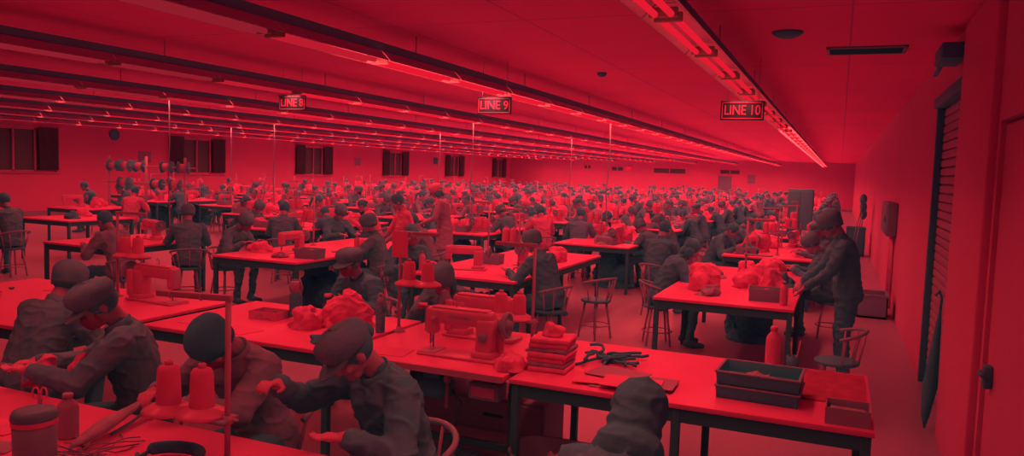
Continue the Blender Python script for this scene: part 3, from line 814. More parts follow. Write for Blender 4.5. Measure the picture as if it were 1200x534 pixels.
sign('LINE 10', -.94, 8, 2.59, 'hanging sign reading LINE 10, nearest the door wall')
sign('LINE 9', -3.64, 8, 2.64, 'hanging sign reading LINE 9, middle of the three')
sign('LINE 8', -6.45, 8, 2.675, 'hanging sign reading LINE 8, farthest from the door wall')
# ---------------------------------------------------------------- near tables
T = .76
table_fn(3.3, 1.15).put((-2.75, 1.93, 0), 0, 'white work table nearest the camera carrying mug, thread stand and cones')
table_fn(2.3, 1.5).put((-5.72, 4.17, 0), 0.02, 'white work table behind the worker gathering white bundles')
table_fn(1.58, 1.16).put((-3.65, 4.50, 0), 0, 'white work table holding cloth heaps and dark flask, before the masked badge-wearer')
table_fn(1.86, 1.16).put((-.71, 4.50, 0), 0, 'white work table with paper sheets, garment stack and dark trays')
# sewing station between them
t = thing('sewing_table', 'sewing table with motor, control box and treadle between the cloth table and paper table', 'sewing table', (-2.25, 4.52, 0))
MB().box((0, 0, T-.02), (1.13, 1.16, .04), bev=.006).build('table_top', WHITE, t); MB().box((0, -.583, T-.022), (1.12, .006, .036)).build('edge_band', EDGE, t)
for sx in (-1, 1):
    mb = MB(); mb.box((sx*.5, -.25, .37), (.05, .05, .70), bev=.005); mb.box((sx*.5, -.25, .03), (.06, .62, .05), bev=.006); mb.build('leg', BLACK, t)
    mb = MB(); mb.box((sx*.5, .35, .37), (.05, .05, .70), bev=.005); mb.box((sx*.5, .35, .03), (.06, .40, .05), bev=.006); mb.build('leg', BLACK, t)
MB().box((0, -.2, .2), (1.0, .03, .05), bev=.005).build('cross_bar', BLACK, t)
mb = MB(); mb.lathe([(0, -.12), (.06, -.12), (.075, -.10), (.078, .05), (.06, .08), (.05, .12), (0, .12)], (-.02, -.3, .56), 20, 'X'); mb.box((-.02, -.3, .66), (.12, .1, .12), bev=.01); mb.build('motor', DARK, t)
mb = MB(); mb.path([(.12, -.33, .56), (.2, -.36, .50), (.16, -.4, .35), (.14, -.38, .1)], .008, 6); mb.path([(-.12, -.36, .56), (-.2, -.42, .5), (-.16, -.4, .42)], .012, 6); mb.build('cable', BLACK, t)
mb = MB(); mb.tube((.1, -.36, .62), (.1, -.36, .45), .012); mb.ell((.1, -.36, .63), (.025, .025, .03)); mb.build('knee_lift', METAL, t)
MB().box((.40, -.42, .62), (.2, .12, .10), bev=.01).build('control_box', MID, t)
mb = MB(); mb.box((.40, -.483, .62), (.15, .006, .06), bev=.002); mb.build('control_panel', PALE, t)
mb = MB(); mb.box((0, -.32, .1), (.5, .32, .025), (.15, 0, 0), .006); 
for k in range(6): mb.box((-.2+.08*k, -.32, .116), (.02, .3, .008), (.15, 0, 0))
mb.build('treadle', DARK, t)
t = thing('drawer_chest', 'low grey drawer chest under the sewing table', 'drawers', (-2.1, 4.75, 0))
MB().box((0, 0, .22), (.9, .4, .42), bev=.008).build('body', MID, t)
for k in range(2):
    d = MB().box((0, -.205, .12+.2*k), (.86, .02, .18), bev=.005).build('drawer', mat('drawer_front', .3, .5), t); MB().box((.1, -.22, .12+.2*k), (.14, .02, .02), bev=.006).build('handle', BLACK, d)
MACH = machine_fn(True)
MACH.put((-2.10, 4.24, T), 0, 'large pale sewing machine in the middle foreground, needle over the sewing table', scale=(1.06, 1.06, 1.1))
MACH.put((-2.22, 4.80, T), PI, 'pale sewing machine back to back with the large foreground machine', scale=(1.06, 1.06, 1.1))
MACH.put((-5.06, 4.62, T), PI-.06, 'sewing machine on the table behind the worker gathering white bundles')
# thread stands of the foreground
CONE = cone_fn(THREAD, True, 1.12); CONE2 = cone_fn(THREAD, True, 1.0); CONE3 = cone_fn(THREAD, False)
S1 = stand_fn(.185, .645, .29); S1.put((-2.09, 2.24, T), .18, 'tall metal thread stand at the front edge, empty top arm above two foreground cones')
def on_stand(px, py, rz, off, z): return (px + math.cos(rz)*off, py + math.sin(rz)*off, z)
CONE.put(on_stand(-2.09, 2.24, .18, -.11, T+.185), 0, 'tall pale thread cone on foam foot, beside the foreground stand pole')
CONE.put(on_stand(-2.09, 2.24, .18, -.255, T+.185), .5, 'tall pale thread cone at the outer end of the foreground stand tray')
S2 = stand_fn(.34, .70, .28, 1); o = S2.put((-2.81, 4.67, T), .1, 'metal thread stand carrying a paper sheet, beside the patterned flask')
CONE2.put(on_stand(-2.81, 4.67, .1, .07, T+.34), 0, 'pale thread cone nearest the pole of the paper-carrying stand'); CONE2.put(on_stand(-2.81, 4.67, .1, .21, T+.34), 0, 'pale thread cone at the outer end of the paper-carrying stand')
MB().box((0, 0, 0), (.125, .006, .18)).build('work_sheet', PAPER).location = (-2.80, 4.645, T+.62); tag(bpy.data.objects['work_sheet'], 'pale paper sheet clipped upright to a thread stand pole', 'paper sheet')
S1.put((-1.78, 4.62, T), .05, 'metal thread stand behind the large foreground sewing machine', scale=(.9, .9, 1.06))
for k, lab in ((-.10, 'pale thread cone nearest the pole of the stand behind the large machine'), (-.235, 'pale thread cone farthest from the pole of the stand behind the large machine')):
    CONE2.put(on_stand(-1.78, 4.62, .05, k*.95, T+.197), 0, lab)
S2.put((-5.5, 4.62, T), .1, 'metal thread stand on the table behind the worker gathering white bundles')
CONE2.put(on_stand(-5.5, 4.62, .1, .08, T+.34), 0, 'pale thread cone near the pole, stand left of the rearward sewing machine'); CONE2.put(on_stand(-5.5, 4.62, .1, .21, T+.34), 0, 'pale thread cone at the tray end, stand left of the rearward sewing machine')
# ---------------------------------------------------------------- foreground small things
t = thing('mug', 'big lidded grey mug at the near corner of the closest table', 'mug', (-2.69, 1.90, T), -.5)
MB().lathe([(0, 0), (.066, 0), (.071, .008), (.074, .19), (.070, .19), (.067, .012), (0, .012)], n=30).build('mug_body', mat('grey_mug', .2, .4), t)
MB().lathe([(0, .225), (.05, .225), (.071, .218), (.078, .205), (.079, .188), (.0745, .186), (0, .188)], n=30).build('lid', mat('mug_lid', .1, .4), t)
MB().lathe([(.0742, .165), (.0775, .167), (.0775, .186), (.0742, .187)], n=30).build('rim_band', PALE, t)
MB().path([(-.07, 0, .165), (-.115, 0, .155), (-.12, 0, .10), (-.10, 0, .05), (-.07, 0, .045)], .009, 8).build('handle', mat('grey_mug', .2), t)
bottle_fn(mat('milky_plastic', .36, .45), .041, .185, mat('milky_plastic', .36)).put((-2.87, 2.17, T), 0, 'milky bottle right behind the big lidded mug')
t = thing('fabric_wrap', 'spindle-shaped dark cloth wrap lying beside the milky bottle', 'cloth wrap', (-2.74, 2.22, T+.035), math.atan2(.38, -.1) - PI/2)
MB().path([(0, -.19, -.01), (.004, -.12, .0), (0, 0, .012), (-.004, .1, .02), (0, .2, .03), (0, .25, .04)], [.006, .026, .04, .036, .024, .014], 14, flat=.6).build('wrapped_cloth', CLOTHM, t)
MB().path([(.03, .02, -.02), (.035, .15, -.01), (.03, .27, .01)], .006, 6).build('stick', DARK, t)
t = thing('scissors', 'scissors standing handles-up at the back edge of the closest table', 'scissors', (-3.36, 2.40, T), .3)
for s in (-1, 1):
    MB().path([(s*.02 + .016*math.cos(a), 0, .055 + .026*math.sin(a)) for a in [2*PI*k/16 for k in range(16)]], .0045, 6, close=True).build('handle_ring', PALE, t)
MB().box((0, 0, .015), (.02, .01, .04), bev=.003).build('pivot', METAL, t)
def strands(name, label, cat, loc, m, n, r, seed, h=.03, th=.003):
    rnd = random.Random(seed); mb = MB()
    for i in range(n):
        a = rnd.uniform(0, 2*PI); pts = []
        p = V((rnd.uniform(-r, r)*.5, rnd.uniform(-r, r)*.5, rnd.uniform(.004, h*.6)))
        for k in range(6):
            pts.append(p.copy()); a += rnd.uniform(-.9, .9); p = p + V((math.cos(a), math.sin(a), 0))*r*.35; p.z = max(.004, min(h, p.z + rnd.uniform(-.012, .012)))
        mb.path(pts, th, 5)
    o = mb.build(name, m, loc=loc); tag(o, label, cat); return o
t = thing('brush', 'curved dark bristle brush lying below the foreground thread cones', 'brush', (-2.30, 2.18, T), .3)
MB().path([(.10*math.cos(a), .055*math.sin(a), .035) for a in [PI*k/12 for k in range(13)]], [.010] + [.024]*11 + [.012], 10).build('bristles', CLOTHD, t)
MB().path([(-.10, 0, .03), (-.13, -.03, .012), (-.155, .01, .012)], .009, 8).build('handle', DARK, t)
strands('thread_scraps', 'tangle of pale thread ends in front of the milky bottle', 'thread scraps', (-2.62, 2.05, T), THREADM, 26, .13, 3)
for k, (x, y) in enumerate(((-3.2, 2.12), (-3.02, 1.95), (-2.45, 2.05))):
    o = MB().box((0, 0, .003), (.2, .13, .004), bev=.001).build('fabric_piece', [CLOTHW, CLOTHM, CLOTHW][k], loc=(x, y, T), rz=.4*k); tag(o, ['pale flat cloth scrap left of the big mug', 'mid-toned flat cloth scrap beside the big mug', 'pale flat cloth scrap by the bristle brush'][k], 'cloth scrap')
# on the cloth table
o = bundle_fn(11, .27, .18, .20, CLOTHW).put((-3.2, 4.62, T), .1, 'large pale cloth heap behind the foreground worker in the soft cap')
bundle_fn(12, .15, .12, .13, CLOTHW).put((-3.42, 4.42, T), .5, 'smaller pale cloth heap beside the large one, nearer the plastic tray')
bundle_fn(14, .2, .11, .14, CLOTHW).put((-3.38, 4.86, T), .2, 'pale cloth heap at the far edge of the cloth table')
bundle_fn(13, .14, .09, .05, CLOTHD).put((-3.02, 4.10, T), .1, 'flat black cloth at the front corner of the cloth table')
t = thing('plastic_tray', 'shallow clear tray of small dark parts on the cloth table', 'tray', (-3.86, 4.56, T), .05)
mb = MB(); mb.box((0, 0, .004), (.24, .17, .008))
for s in (-1, 1): mb.box((s*.118, 0, .03), (.006, .17, .06)); mb.box((0, s*.083, .03), (.24, .006, .06))
mb.build('tray_body', PALE, t)
strands('parts_heap', 'heap', 'x', (0, 0, .008), DARK, 16, .07, 5).parent = t; o = bpy.data.objects['parts_heap']; del o['label']; del o['category']
t = thing('flask', 'tall dark flask with carrying loop at the back of the cloth table', 'flask', (-3.70, 4.66, T))
MB().lathe([(0, 0), (.045, 0), (.048, .01), (.048, .16), (.04, .19), (.036, .2), (0, .2)], n=22).build('flask_body', DARK, t); MB().lathe([(0, .2), (.036, .2), (.036, .27), (.03, .28), (0, .28)], n=20).build('flask_lid', METAL, t)
MB().path([(-.04, 0, .18), (-.06, 0, .23), (-.03, .01, .29), (.03, .01, .29), (.06, 0, .23), (.04, 0, .18)], .006, 6).build('carry_loop', MID, t)
t = thing('patterned_flask', 'small patterned flask with ring cap below the paper-carrying stand', 'flask', (-2.90, 4.57, T))
pm = mat('flask_pattern', .1, .5, .2, var=.8, vscale=45)
MB().lathe([(0, 0), (.03, 0), (.033, .01), (.033, .17), (.026, .195), (0, .195)], n=20).build('flask_body', pm, t); MB().lathe([(0, .195), (.026, .195), (.026, .235), (0, .24)], n=18).build('flask_lid', MID, t)
MB().path([(.018*math.cos(a), 0, .258 + .018*math.sin(a)) for a in [2*PI*k/12 for k in range(12)]], .004, 6, close=True).build('cap_ring', PALE, t)
# paper table
for k in range(7):
    (FOLDW if k % 3 != 1 else FOLDM).put((-1.50 + random.uniform(-.012, .012), 4.25 + random.uniform(-.012, .012), T + .028*k), random.uniform(-.06, .06)+.05, 'folded pale garment in the foreground stack, %s from the table top' % ORD[k], 'foreground garment stack', scale=(.8, .9, 1))
bundle_fn(21, .09, .07, .06, CLOTHW).put((-1.50, 4.24, T+.20), 0, 'small pale crumpled cloth on top of the foreground garment stack')
bundle_fn(22, .16, .14, .07, CLOTHW).put((-1.72, 4.12, T), .4, 'pale crumpled cloth between the large machine and the garment stack', scale=(.8, .9, 1))
strands('leather_scraps', 'dark spiky heap of strap scraps behind the paper sheets', 'scraps', (-1.30, 4.60, T), CLOTHD, 16, .14, 8, .07, .010)
for k in range(6):
    a = [.12, -.05, .2, .02, -.16, .08][k]; x, y = [(-1.05, 4.12), (-1.0, 4.22), (-1.16, 4.14), (-.92, 4.18), (-1.1, 4.25), (-.98, 4.08)][k]
    o = MB().box((0, 0, 0), (.32, .23, .004)).build('paper_pattern', [mat('grey_paper', .36, .8, .1), PAPER][k % 3 == 2], loc=(x, y, T+.004+.0055*k), rz=a)
    tag(o, 'loose pattern paper in the pile beside the garment stack, %s from the table' % ORD[k], 'paper sheet', 'pattern papers')
for k in range(2):
    t = thing('tray', ['lower of two stacked dark trays on the paper table', 'upper of two stacked dark trays on the paper table'][k], 'tray', (-.33, 4.28, T+.075*k), -.04, 'stacked dark trays')
    mb = MB(); mb.box((0, 0, .006), (.40, .28, .012), bev=.004)
    for s in (-1, 1): mb.box((s*.2, 0, .035), (.012, .30, .07), (0, s*.15, 0), .004); mb.box((0, s*.145, .035), (.41, .012, .07), (-s*.15, 0, 0), .004)
    mb.build('tray_body', DARK, t); mb = MB()
    for s in (-1, 1): mb.box((0, s*.152, .068), (.43, .016, .01), bev=.003); mb.box((s*.207, 0, .068), (.016, .31, .01), bev=.003)
    mb.build('tray_rim', MID, t)
bundle_fn(23, .12, .08, .03, CLOTHM).put((-.33, 4.28, T+.085), 0, 'mid-toned cloth lying in the upper dark tray')
bottle_fn(PALE, .045, .26).put((-.32, 4.97, T), 0, 'tall pale bottle standing behind the dark trays')
t = thing('pen_cup', 'dark cup of pens behind the dark trays', 'pen cup', (-.2, 4.93, T))
MB().lathe([(0, 0), (.035, 0), (.038, .1), (.034, .1), (.031, .008), (0, .008)], n=18).build('cup', DARK, t)
for k in range(4): MB().tube((.01*math.cos(k*2), .01*math.sin(k*2), .01), (.04*math.cos(k*2), .04*math.sin(k*2), .17+.01*k), .005, n=6).build('pen', [DARK, METAL, BLACK, PALE][k], t)
t = thing('parts_box', 'open shallow card box on the right end of the paper table', 'box', (.1, 4.05, T))
mb = MB(); mb.box((0, 0, .004), (.2, .18, .008)); 
for s in (-1, 1): mb.box((s*.098, 0, .04), (.006, .18, .08)); mb.box((0, s*.088, .04), (.2, .006, .08))
mb.build('box_body', CARD, t); MB().box((0, 0, .03), (.17, .15, .04), bev=.008).build('contents', CLOTHM, t)
t = thing('cloth_cover', 'large pale cloth spread over the far half of the paper table', 'cloth', (-.0, 4.62, T))
mb = MB(); N = 14; g = [[mb.bm.verts.new((-.16 + .36*i/N, -.28 + .7*j/N, .006 + .008*noise.noise(V((i*.4, j*.4, 2))))) for j in range(N+1)] for i in range(N+1)]
for i in range(N):
    for j in range(N): mb.bm.faces.new((g[i][j], g[i+1][j], g[i+1][j+1], g[i][j+1])).smooth = True
bmesh.ops.solidify(mb.bm, geom=mb.bm.faces[:], thickness=-.004); mb.build('cloth', CLOTHW, t)
# basket on the floor
t = thing('wire_basket', 'dark basket of scraps on the floor under the paper table', 'basket', (-1.35, 4.0, 0))
mb = MB(); R = lambda a, s: (math.copysign(abs(math.cos(a))**.6, math.cos(a))*.27*s, math.copysign(abs(math.sin(a))**.6, math.sin(a))*.2*s)
prof = [(.8, .0), (.85, .1), (.93, .24), (1, .36), (1.03, .37), (1.0, .355), (.9, .22), (.8, .02)]
mb.rings([[V((*R(2*PI*k/32, s), z)) for k in range(32)] for s, z in prof], True); mb.build('basket_body', MID, t)
bundle_fn(31, .13, .1, .1, CLOTHM).put((-1.35, 4.0, .24), 0, 'cloth scraps heaped in the dark floor basket')
# ---------------------------------------------------------------- near people
def at(p, d): return p
def pz(**k): return Pose(**k)
# arms given in each figure's own frame: +y ahead of the person
near_person('worker in dark cap and jacket gathering white bundles at the closest table, looking down', (-3.34, 2.98, 0), PI*.74,
            pz(lean=.22, bow=.62, turn=.35, L=(-.15, .50, .86), R=(.12, .52, .84)), JACKD, 'cap', CAPD, mask=True, hairkind='hair', wr=.007)
near_person('worker in grey jacket and dark hood-like cap bowing over the foreground thread cones', (-2.60, 3.05, 0), PI-.06,
            pz(lean=.36, bow=1.0, L=(-.02, .52, .83), R=(.24, .46, .84), elbL=(-.9, -.1, -.5), elbR=(.8, -.2, -.6)), JACKM, 'bonnet', mat('dark_hood', .045, .9, .1, bump=.2), mask=True, hairkind='hair', wr=.006)
near_person('worker in soft peaked cap and black jacket pulling thread with one raised gloved hand', (-1.74, 2.98, 0), PI-.42,
            pz(lean=.30, bow=.75, turn=-.15, L=(-.15, .40, .82), R=(.20, .52, .98), elbL=(-.8, -.3, -.6), elbR=(.8, .0, -.7)), JACKX, 'cap', CAPD, mask=False, hairkind='bun', wr=.009)
near_person('worker in black jacket seen from behind, dark hood bowed, before the paper table', (-.62, 2.24, 0), -.05,
            pz(lean=.50, bow=.65, L=(-.17, .52, .74), R=(.17, .52, .74)), JACKX, 'hood', mat('black_hood', .06, .9, .1, bump=.2), hairkind='hair', wr=.009, glove=False)
near_person('worker seen from behind in dark round cap, seated at the snips-strewn table', (-4.42, 3.06, 0), .12,
            pz(lean=.42, bow=.35, L=(-.17, .50, .82), R=(.17, .50, .82)), JACKD, 'bonnet', CAPD, hairkind='hair', vox=.010)
near_person('masked worker in cap with a pale badge, sitting beyond the cloth table', (-3.72, 5.76, 0), PI-.15,
            pz(lean=.40, bow=.30, seat=.42, L=(-.15, .40, .80), R=(.15, .40, .80)), JACKX, 'cap', CAPD, mask=True, badge=True, hairkind='hair', vox=.010)
near_person('masked worker in soft cap bending over the machine behind the large sewing machine', (-2.86, 5.72, 0), PI+.1,
            pz(lean=.48, bow=.55, seat=.42, L=(-.15, .46, .83), R=(.15, .48, .83)), JACKD, 'bonnet', CAPD, mask=True, hairkind='bob', vox=.010)
t = bundle_fn(41, .10, .09, .12, CLOTHW).put((-3.66, 2.62, T-.0), .2, 'white bundle held at the edge of the closest table by the capped worker'); 
bundle_fn(42, .08, .08, .10, CLOTHW).put((-3.48, 2.70, T+.02), .9, 'smaller white bundle in the arms of the capped worker')
for k, (x, y, lab) in enumerate(((-3.34, 2.98, 'worker gathering white bundles'), (-2.60, 3.05, 'grey-jacketed worker'), (-1.74, 2.98, 'worker pulling thread'), (-.62, 2.24, 'hunched worker before the paper table'), (-4.42, 3.06, 'round-capped worker seen from behind'), (-3.72, 5.76, 'badge-wearing masked worker'), (-2.86, 5.72, 'worker bending over the rear machine'))):
    CHAIR.put((x, y + (0 if k not in (3,) else 0), 0), [PI*.74, PI-.06, PI-.42, -.25, .12, PI-.15, PI+.2][k], 'round-backed chair under the ' + lab, 'round-backed chairs')

# small things on the table behind the worker clutching bundles
for k, (x, y) in enumerate(((-6.25, 4.05), (-5.85, 3.75))):
    t = thing('cable_coil', ['pale coil of tape on the table left of the rear machine, farther one', 'pale coil of tape near the front edge of the snips-strewn table'][k], 'coil', (x, y, T))
    for j in range(3): MB().path([(math.cos(a)*(.07+.008*j), math.sin(a)*(.07+.008*j), .008+.012*j) for a in [2*PI*i/24 for i in range(24)]], .006, 6, close=True).build('loop', PALE, t)
for k, (x, y, a) in enumerate(((-5.55, 3.9, .4), (-6.5, 4.4, 1.0), (-5.3, 4.1, 2.2))):
    t = thing('thread_snips', ['dark thread snips in the middle of the snips-strewn table', 'dark thread snips at the far end of the snips-strewn table', 'dark thread snips near the round-capped worker'][k], 'snips', (x, y, T), a)
    for sgn in (-1, 1):
        MB().path([(0, -.06, .008), (sgn*.018, -.01, .008), (sgn*.003, .07, .006)], [.007, .006, .002], 6).build('blade', DARK, t)
for k, (x, y, a) in enumerate(((-4.15, 4.2, .1), (-3.75, 4.12, -.2), (-6.1, 4.6, .3), (-2.55, 4.12, .15))):
    o = MB().box((0, 0, .002), (.28, .2, .003)).build('paper_sheet', PAPER, loc=(x, y, T), rz=a)
    tag(o, ['flat white sheet at the left end of the cloth table', 'flat white sheet in front of the plastic tray', 'flat white sheet on the snips-strewn table near the tape coil', 'flat white sheet left of the large machine needle'][k], 'paper sheet')
# ---------------------------------------------------------------- the lines of tables behind
SIT = dict(lean=.34, bow=.55)
def P_(**k): return Pose(**{**SIT, **k})
a_ = lambda x=.16, y=.46, z=.83: dict(L=(-x, y, z), R=(x, y, z))
KINDS = [   # (look for the label, prototype)
    ('dark jacket and cap', mid_proto(P_(**a_()), JACKD, 'bonnet', CAPD)),
    ('black jacket', mid_proto(P_(lean=.42, bow=.7, **a_(.14, .48)), JACKX, 'hair', HAIR)),
    ('grey jacket', mid_proto(P_(lean=.25, bow=.4, **a_(.2, .42)), JACKM, 'tail', HAIR)),
    ('pale shirt', mid_proto(P_(lean=.36, bow=.5, **a_(.18, .44)), SHIRTW, 'bun', HAIR)),
    ('mask', mid_proto(P_(lean=.2, bow=.35, turn=.4, **a_(.12, .44)), JACKD, 'cap', CAPD, mask=True)),
    ('checked shirt', mid_proto(P_(lean=.5, bow=.8, **a_(.16, .5)), SHIRTC, 'bob', HAIR)),
    ('pale headscarf', mid_proto(P_(lean=.3, bow=.6, **a_(.15, .46)), JACKX, 'scarf', CAPW)),
]
for k, p in KINDS: pass
SMALL = machine_fn(False)
T13 = {}
def tab(d):
    k = round(d, 2)
    if k not in T13: T13[k] = table_fn(1.28, d)
    return T13[k]
STD = stand_fn(.34, .72, .26, 1)
CN = cone_fn(THREAD, False); CNM = cone_fn(THREADM, False)
ROW = ['row beside the door wall', 'second row from door wall'] + [w + ' row from door wall' for w in 'third fourth fifth sixth seventh eighth'.split()]
def person_at(kind, x, y, rz, label, seat=True, group=None, k=1.0):
    KINDS[kind][1].put((x, y, 0), rz, label, group, scale=(k, k, k))
    if seat: (CHAIR if y < 13 else STOOL).put((x, y, 0), rz, ('round-backed chair' if y < 13 else 'stool') + ' at the ' + label.split(', ', 1)[1].replace('bareheaded, ', ''), 'seats along the table rows')
# first tables, placed one by one
FIRST = [  # row, x, y0, y1
    (0, -.955, 7.32, 10.4), (1, -3.71, 7.40, 10.58), (2, -6.43, 7.29, 10.45), (3, -9.12, 7.03, 8.65), (4, -13.15, 9.5, 10.9), (5, -15.6, 11.8, 13.2)]
for r, x, a, b in FIRST:
    tab(b-a).put((x, (a+b)/2, 0), 0, 'front white work table of the ' + ROW[r])
# mid people
def mid(label, x, y, rz, pose, top, head, hm, mask=False, k=1.0, chair=True, **kw):
    mid_proto(pose, top, head, hm, .013, mask, **kw).put((x, y, 0), rz, label, None, (k, k, k))
    if chair: CHAIR.put((x, y, 0), rz, 'round-backed chair of the ' + ' '.join(label.split()[:11]), 'round-backed chairs')
mid('capped worker facing outward at the near end of the third-row front table', -5.32, 8.35, PI*.62, P_(lean=.15, bow=.3, turn=.3, **a_()), JACKD, 'bonnet', CAPD)
mid('capped worker across the third-row front table, hands low', -7.50, 10.35, -PI*.62, P_(lean=.2, bow=.5, **a_()), JACKX, 'bonnet', CAPD)
mid('masked worker bent over pale cloth at the third-row front table corner', -7.72, 8.2, -PI*.5, P_(lean=.42, bow=.6, **a_()), JACKD, 'bonnet', CAPD, True)
mid('worker with back turned in dark jacket beside the bent masked worker', -8.15, 9.9, .5, P_(lean=.2, bow=.4, **a_()), JACKD, 'hair', HAIR)
mid('worker in dark jacket turned away, first at the fourth row front table', -8.12, 7.95, .85, P_(lean=.22, bow=.35, **a_()), JACKD, 'bonnet', CAPD)
mid('worker in ribbed dark jacket at the corner of the fourth row front table', -7.95, 6.75, PI*.5, P_(lean=.35, bow=.5, **a_()), JACKM, 'hair', HAIR)
mid('worker in black jacket and soft cap on the aisle side of the second-row front table', -2.78, 7.72, PI*.42, P_(lean=.28, bow=.4, turn=.3, **a_()), JACKX, 'bonnet', CAPD)
mid('bareheaded worker in dark jacket behind the third-row front table', -5.35, 9.75, PI*.6, P_(lean=.35, bow=.5, **a_()), JACKM, 'hair', HAIR)
mid('worker seen from behind on a tall-backed chair in the door-wall aisle', -2.25, 10.5, -.35, P_(lean=.18, bow=.3, **a_()), JACKX, 'hair', HAIR)
mid('dark-jacketed worker stooping over the door-wall front table', -1.83, 8.7, -PI*.38, P_(lean=.42, bow=.65, **a_()), JACKX, 'bob', HAIR)
mid('masked worker facing the camera between two thread stands at second-row', -4.62, 7.75, -PI*.72, P_(lean=.3, bow=.4, **a_()), JACKX, 'hair', HAIR, True)
mid('broad-backed worker in dark jacket at the near side of a second-row table', -4.25, 13.15, .15, P_(lean=.2, bow=.3, **a_()), JACKD, 'hair', HAIR)
mid('worker in pale coat with dark hair beside the broad-backed worker', -5.05, 13.5, .7, P_(lean=.25, bow=.4, **a_()), SHIRTW, 'hair', HAIR)
mid('lone worker in dark jacket seated before the fifth-row front table', -11.85, 8.05, PI*.5, P_(lean=.2, bow=.4, **a_()), JACKD, 'hair', HAIR)
mid('worker in pale shirt with dark bun in front of the big reels', -14.5, 12.5, .4, P_(lean=.3, bow=.4, **a_()), SHIRTW, 'bun', HAIR)
mid('worker on the door-wall side of the door-wall front table', -.02, 10.2, PI*.5, P_(lean=.3, bow=.5, **a_()), JACKX, 'bonnet', CAPD)
mid('standing worker in dark jacket behind a chair at the door-wall front table', .12, 7.75, PI*.55, Pose(stand=True, lean=.16, bow=.5, L=(-.16, .38, .95), R=(.16, .38, .95)), JACKX, 'bonnet', CAPD, chair=False)
CHAIR.put((.06, 6.85, 0), PI*.5, 'empty round-backed chair in front of the standing dark worker')
CHAIR.put((-2.55, 8.65, 0), PI*.35, 'empty round-backed chair in the aisle beside the second-row front table')
mid('standing helper in white T-shirt between the third-row and second-row tables', -5.42, 9.15, PI*.75, Pose(stand=True, lean=.12, bow=.5, L=(-.14, .36, .95), R=(.14, .36, .95)), SHIRTW, 'hair', HAIR, sleeve='short', chair=False, k=.94)
mid('standing supervisor in long pale coat and pale cap in the middle aisle', -6.1, 11.55, PI*.62, Pose(stand=True, lean=.14, bow=.45, L=(-.14, .34, 1.0), R=(.14, .36, 1.0)), mat('pale_coat', .36, .85, .1, bump=.3, bscale=35), 'bonnet', CAPW, sleeve='short', hair='bob', coat=True, chair=False)
# what lies on the first tables
SMALL.put((-6.5, 8.1, T), PI*.5, 'sewing machine on the third-row front table')
SMALL.put((-3.95, 8.0, T), PI*.1, 'sewing machine near the front edge of the second-row front table'); SMALL.put((-3.55, 8.95, T), -PI*.5, 'second sewing machine along the second-row front table')
SMALL.put((-9.1, 8.2, T), -.3, 'sewing machine on the fourth row front table')
BUND[0].put((-6.85, 7.9, T), .3, 'pale cloth the bent masked worker handles'); BUND[2].put((-6.3, 7.6, T), .1, 'flat cloth pile at the front of the third-row front table', scale=(.7, .7, .6))
BUND[0].put((-6.15, 9.3, T), .3, 'pale cloth pile at the far side of the third-row front table'); BUND[3].put((-3.25, 8.6, T), 1, 'upright pale cloth heap at the aisle edge of the second-row front table', scale=(1, 1, 1.2))
BUND[1].put((-3.35, 9.5, T), .2, 'pale cloth heap deeper on the second-row front table'); BUND[0].put((-4.2, 7.7, T), 2, 'pale cloth at the front left corner of the second-row front table', scale=(.7, .7, .7))
for k, (x, y, b, s) in enumerate(((-1.25, 8.15, 1, 1.3), (-.85, 8.6, 0, 1.2), (-.55, 8.2, 3, 1.2), (-1.3, 9.2, 2, 1), (-.7, 9.4, 1, 1.2), (-1.0, 9.9, 0, 1), (-.5, 8.9, 4, 1.1), (-1.15, 7.75, 2, .8))):
    BUND[b].put((x, y, T), k, '%s, %s from the front on the door-wall front table' % (BUNDW[b], ORD[k]), 'cloth on the door-wall front table', (s, s, s*1.1))
STD.put((-.9, 8.75, T), 0, 'thread stand among the cloth piles of the door-wall front table')
for k, (x, y, r) in enumerate(((-.42, 7.55, 0), (-4.3, 7.62, 1), (-5.95, 8.75, 2), (-8.6, 7.35, 3))):
    bottle_fn(PALE, .036, .22, MID).put((x, y, T), 0, 'pale bottle on the front table of the ' + ROW[r])
for x, y, rr in ((-3.3, 8.05, 1), (-6.85, 9.0, 2), (-4.3, 9.4, 1)):
    lab = {(-3.3): 'second-row front table, aisle side', (-6.85): 'third-row front table', (-4.3): 'second-row front table, window side'}[x]
    STD.put((x, y, T), PI*.9, 'thread stand on the ' + lab)
    for o_ in (.08, .2): CN.put(on_stand(x, y, PI*.9, o_, T+.34), 0, 'thread cone on stand of %s, %s the pole' % (lab, 'near' if o_ < .1 else 'off'), 'cones on thread stands')
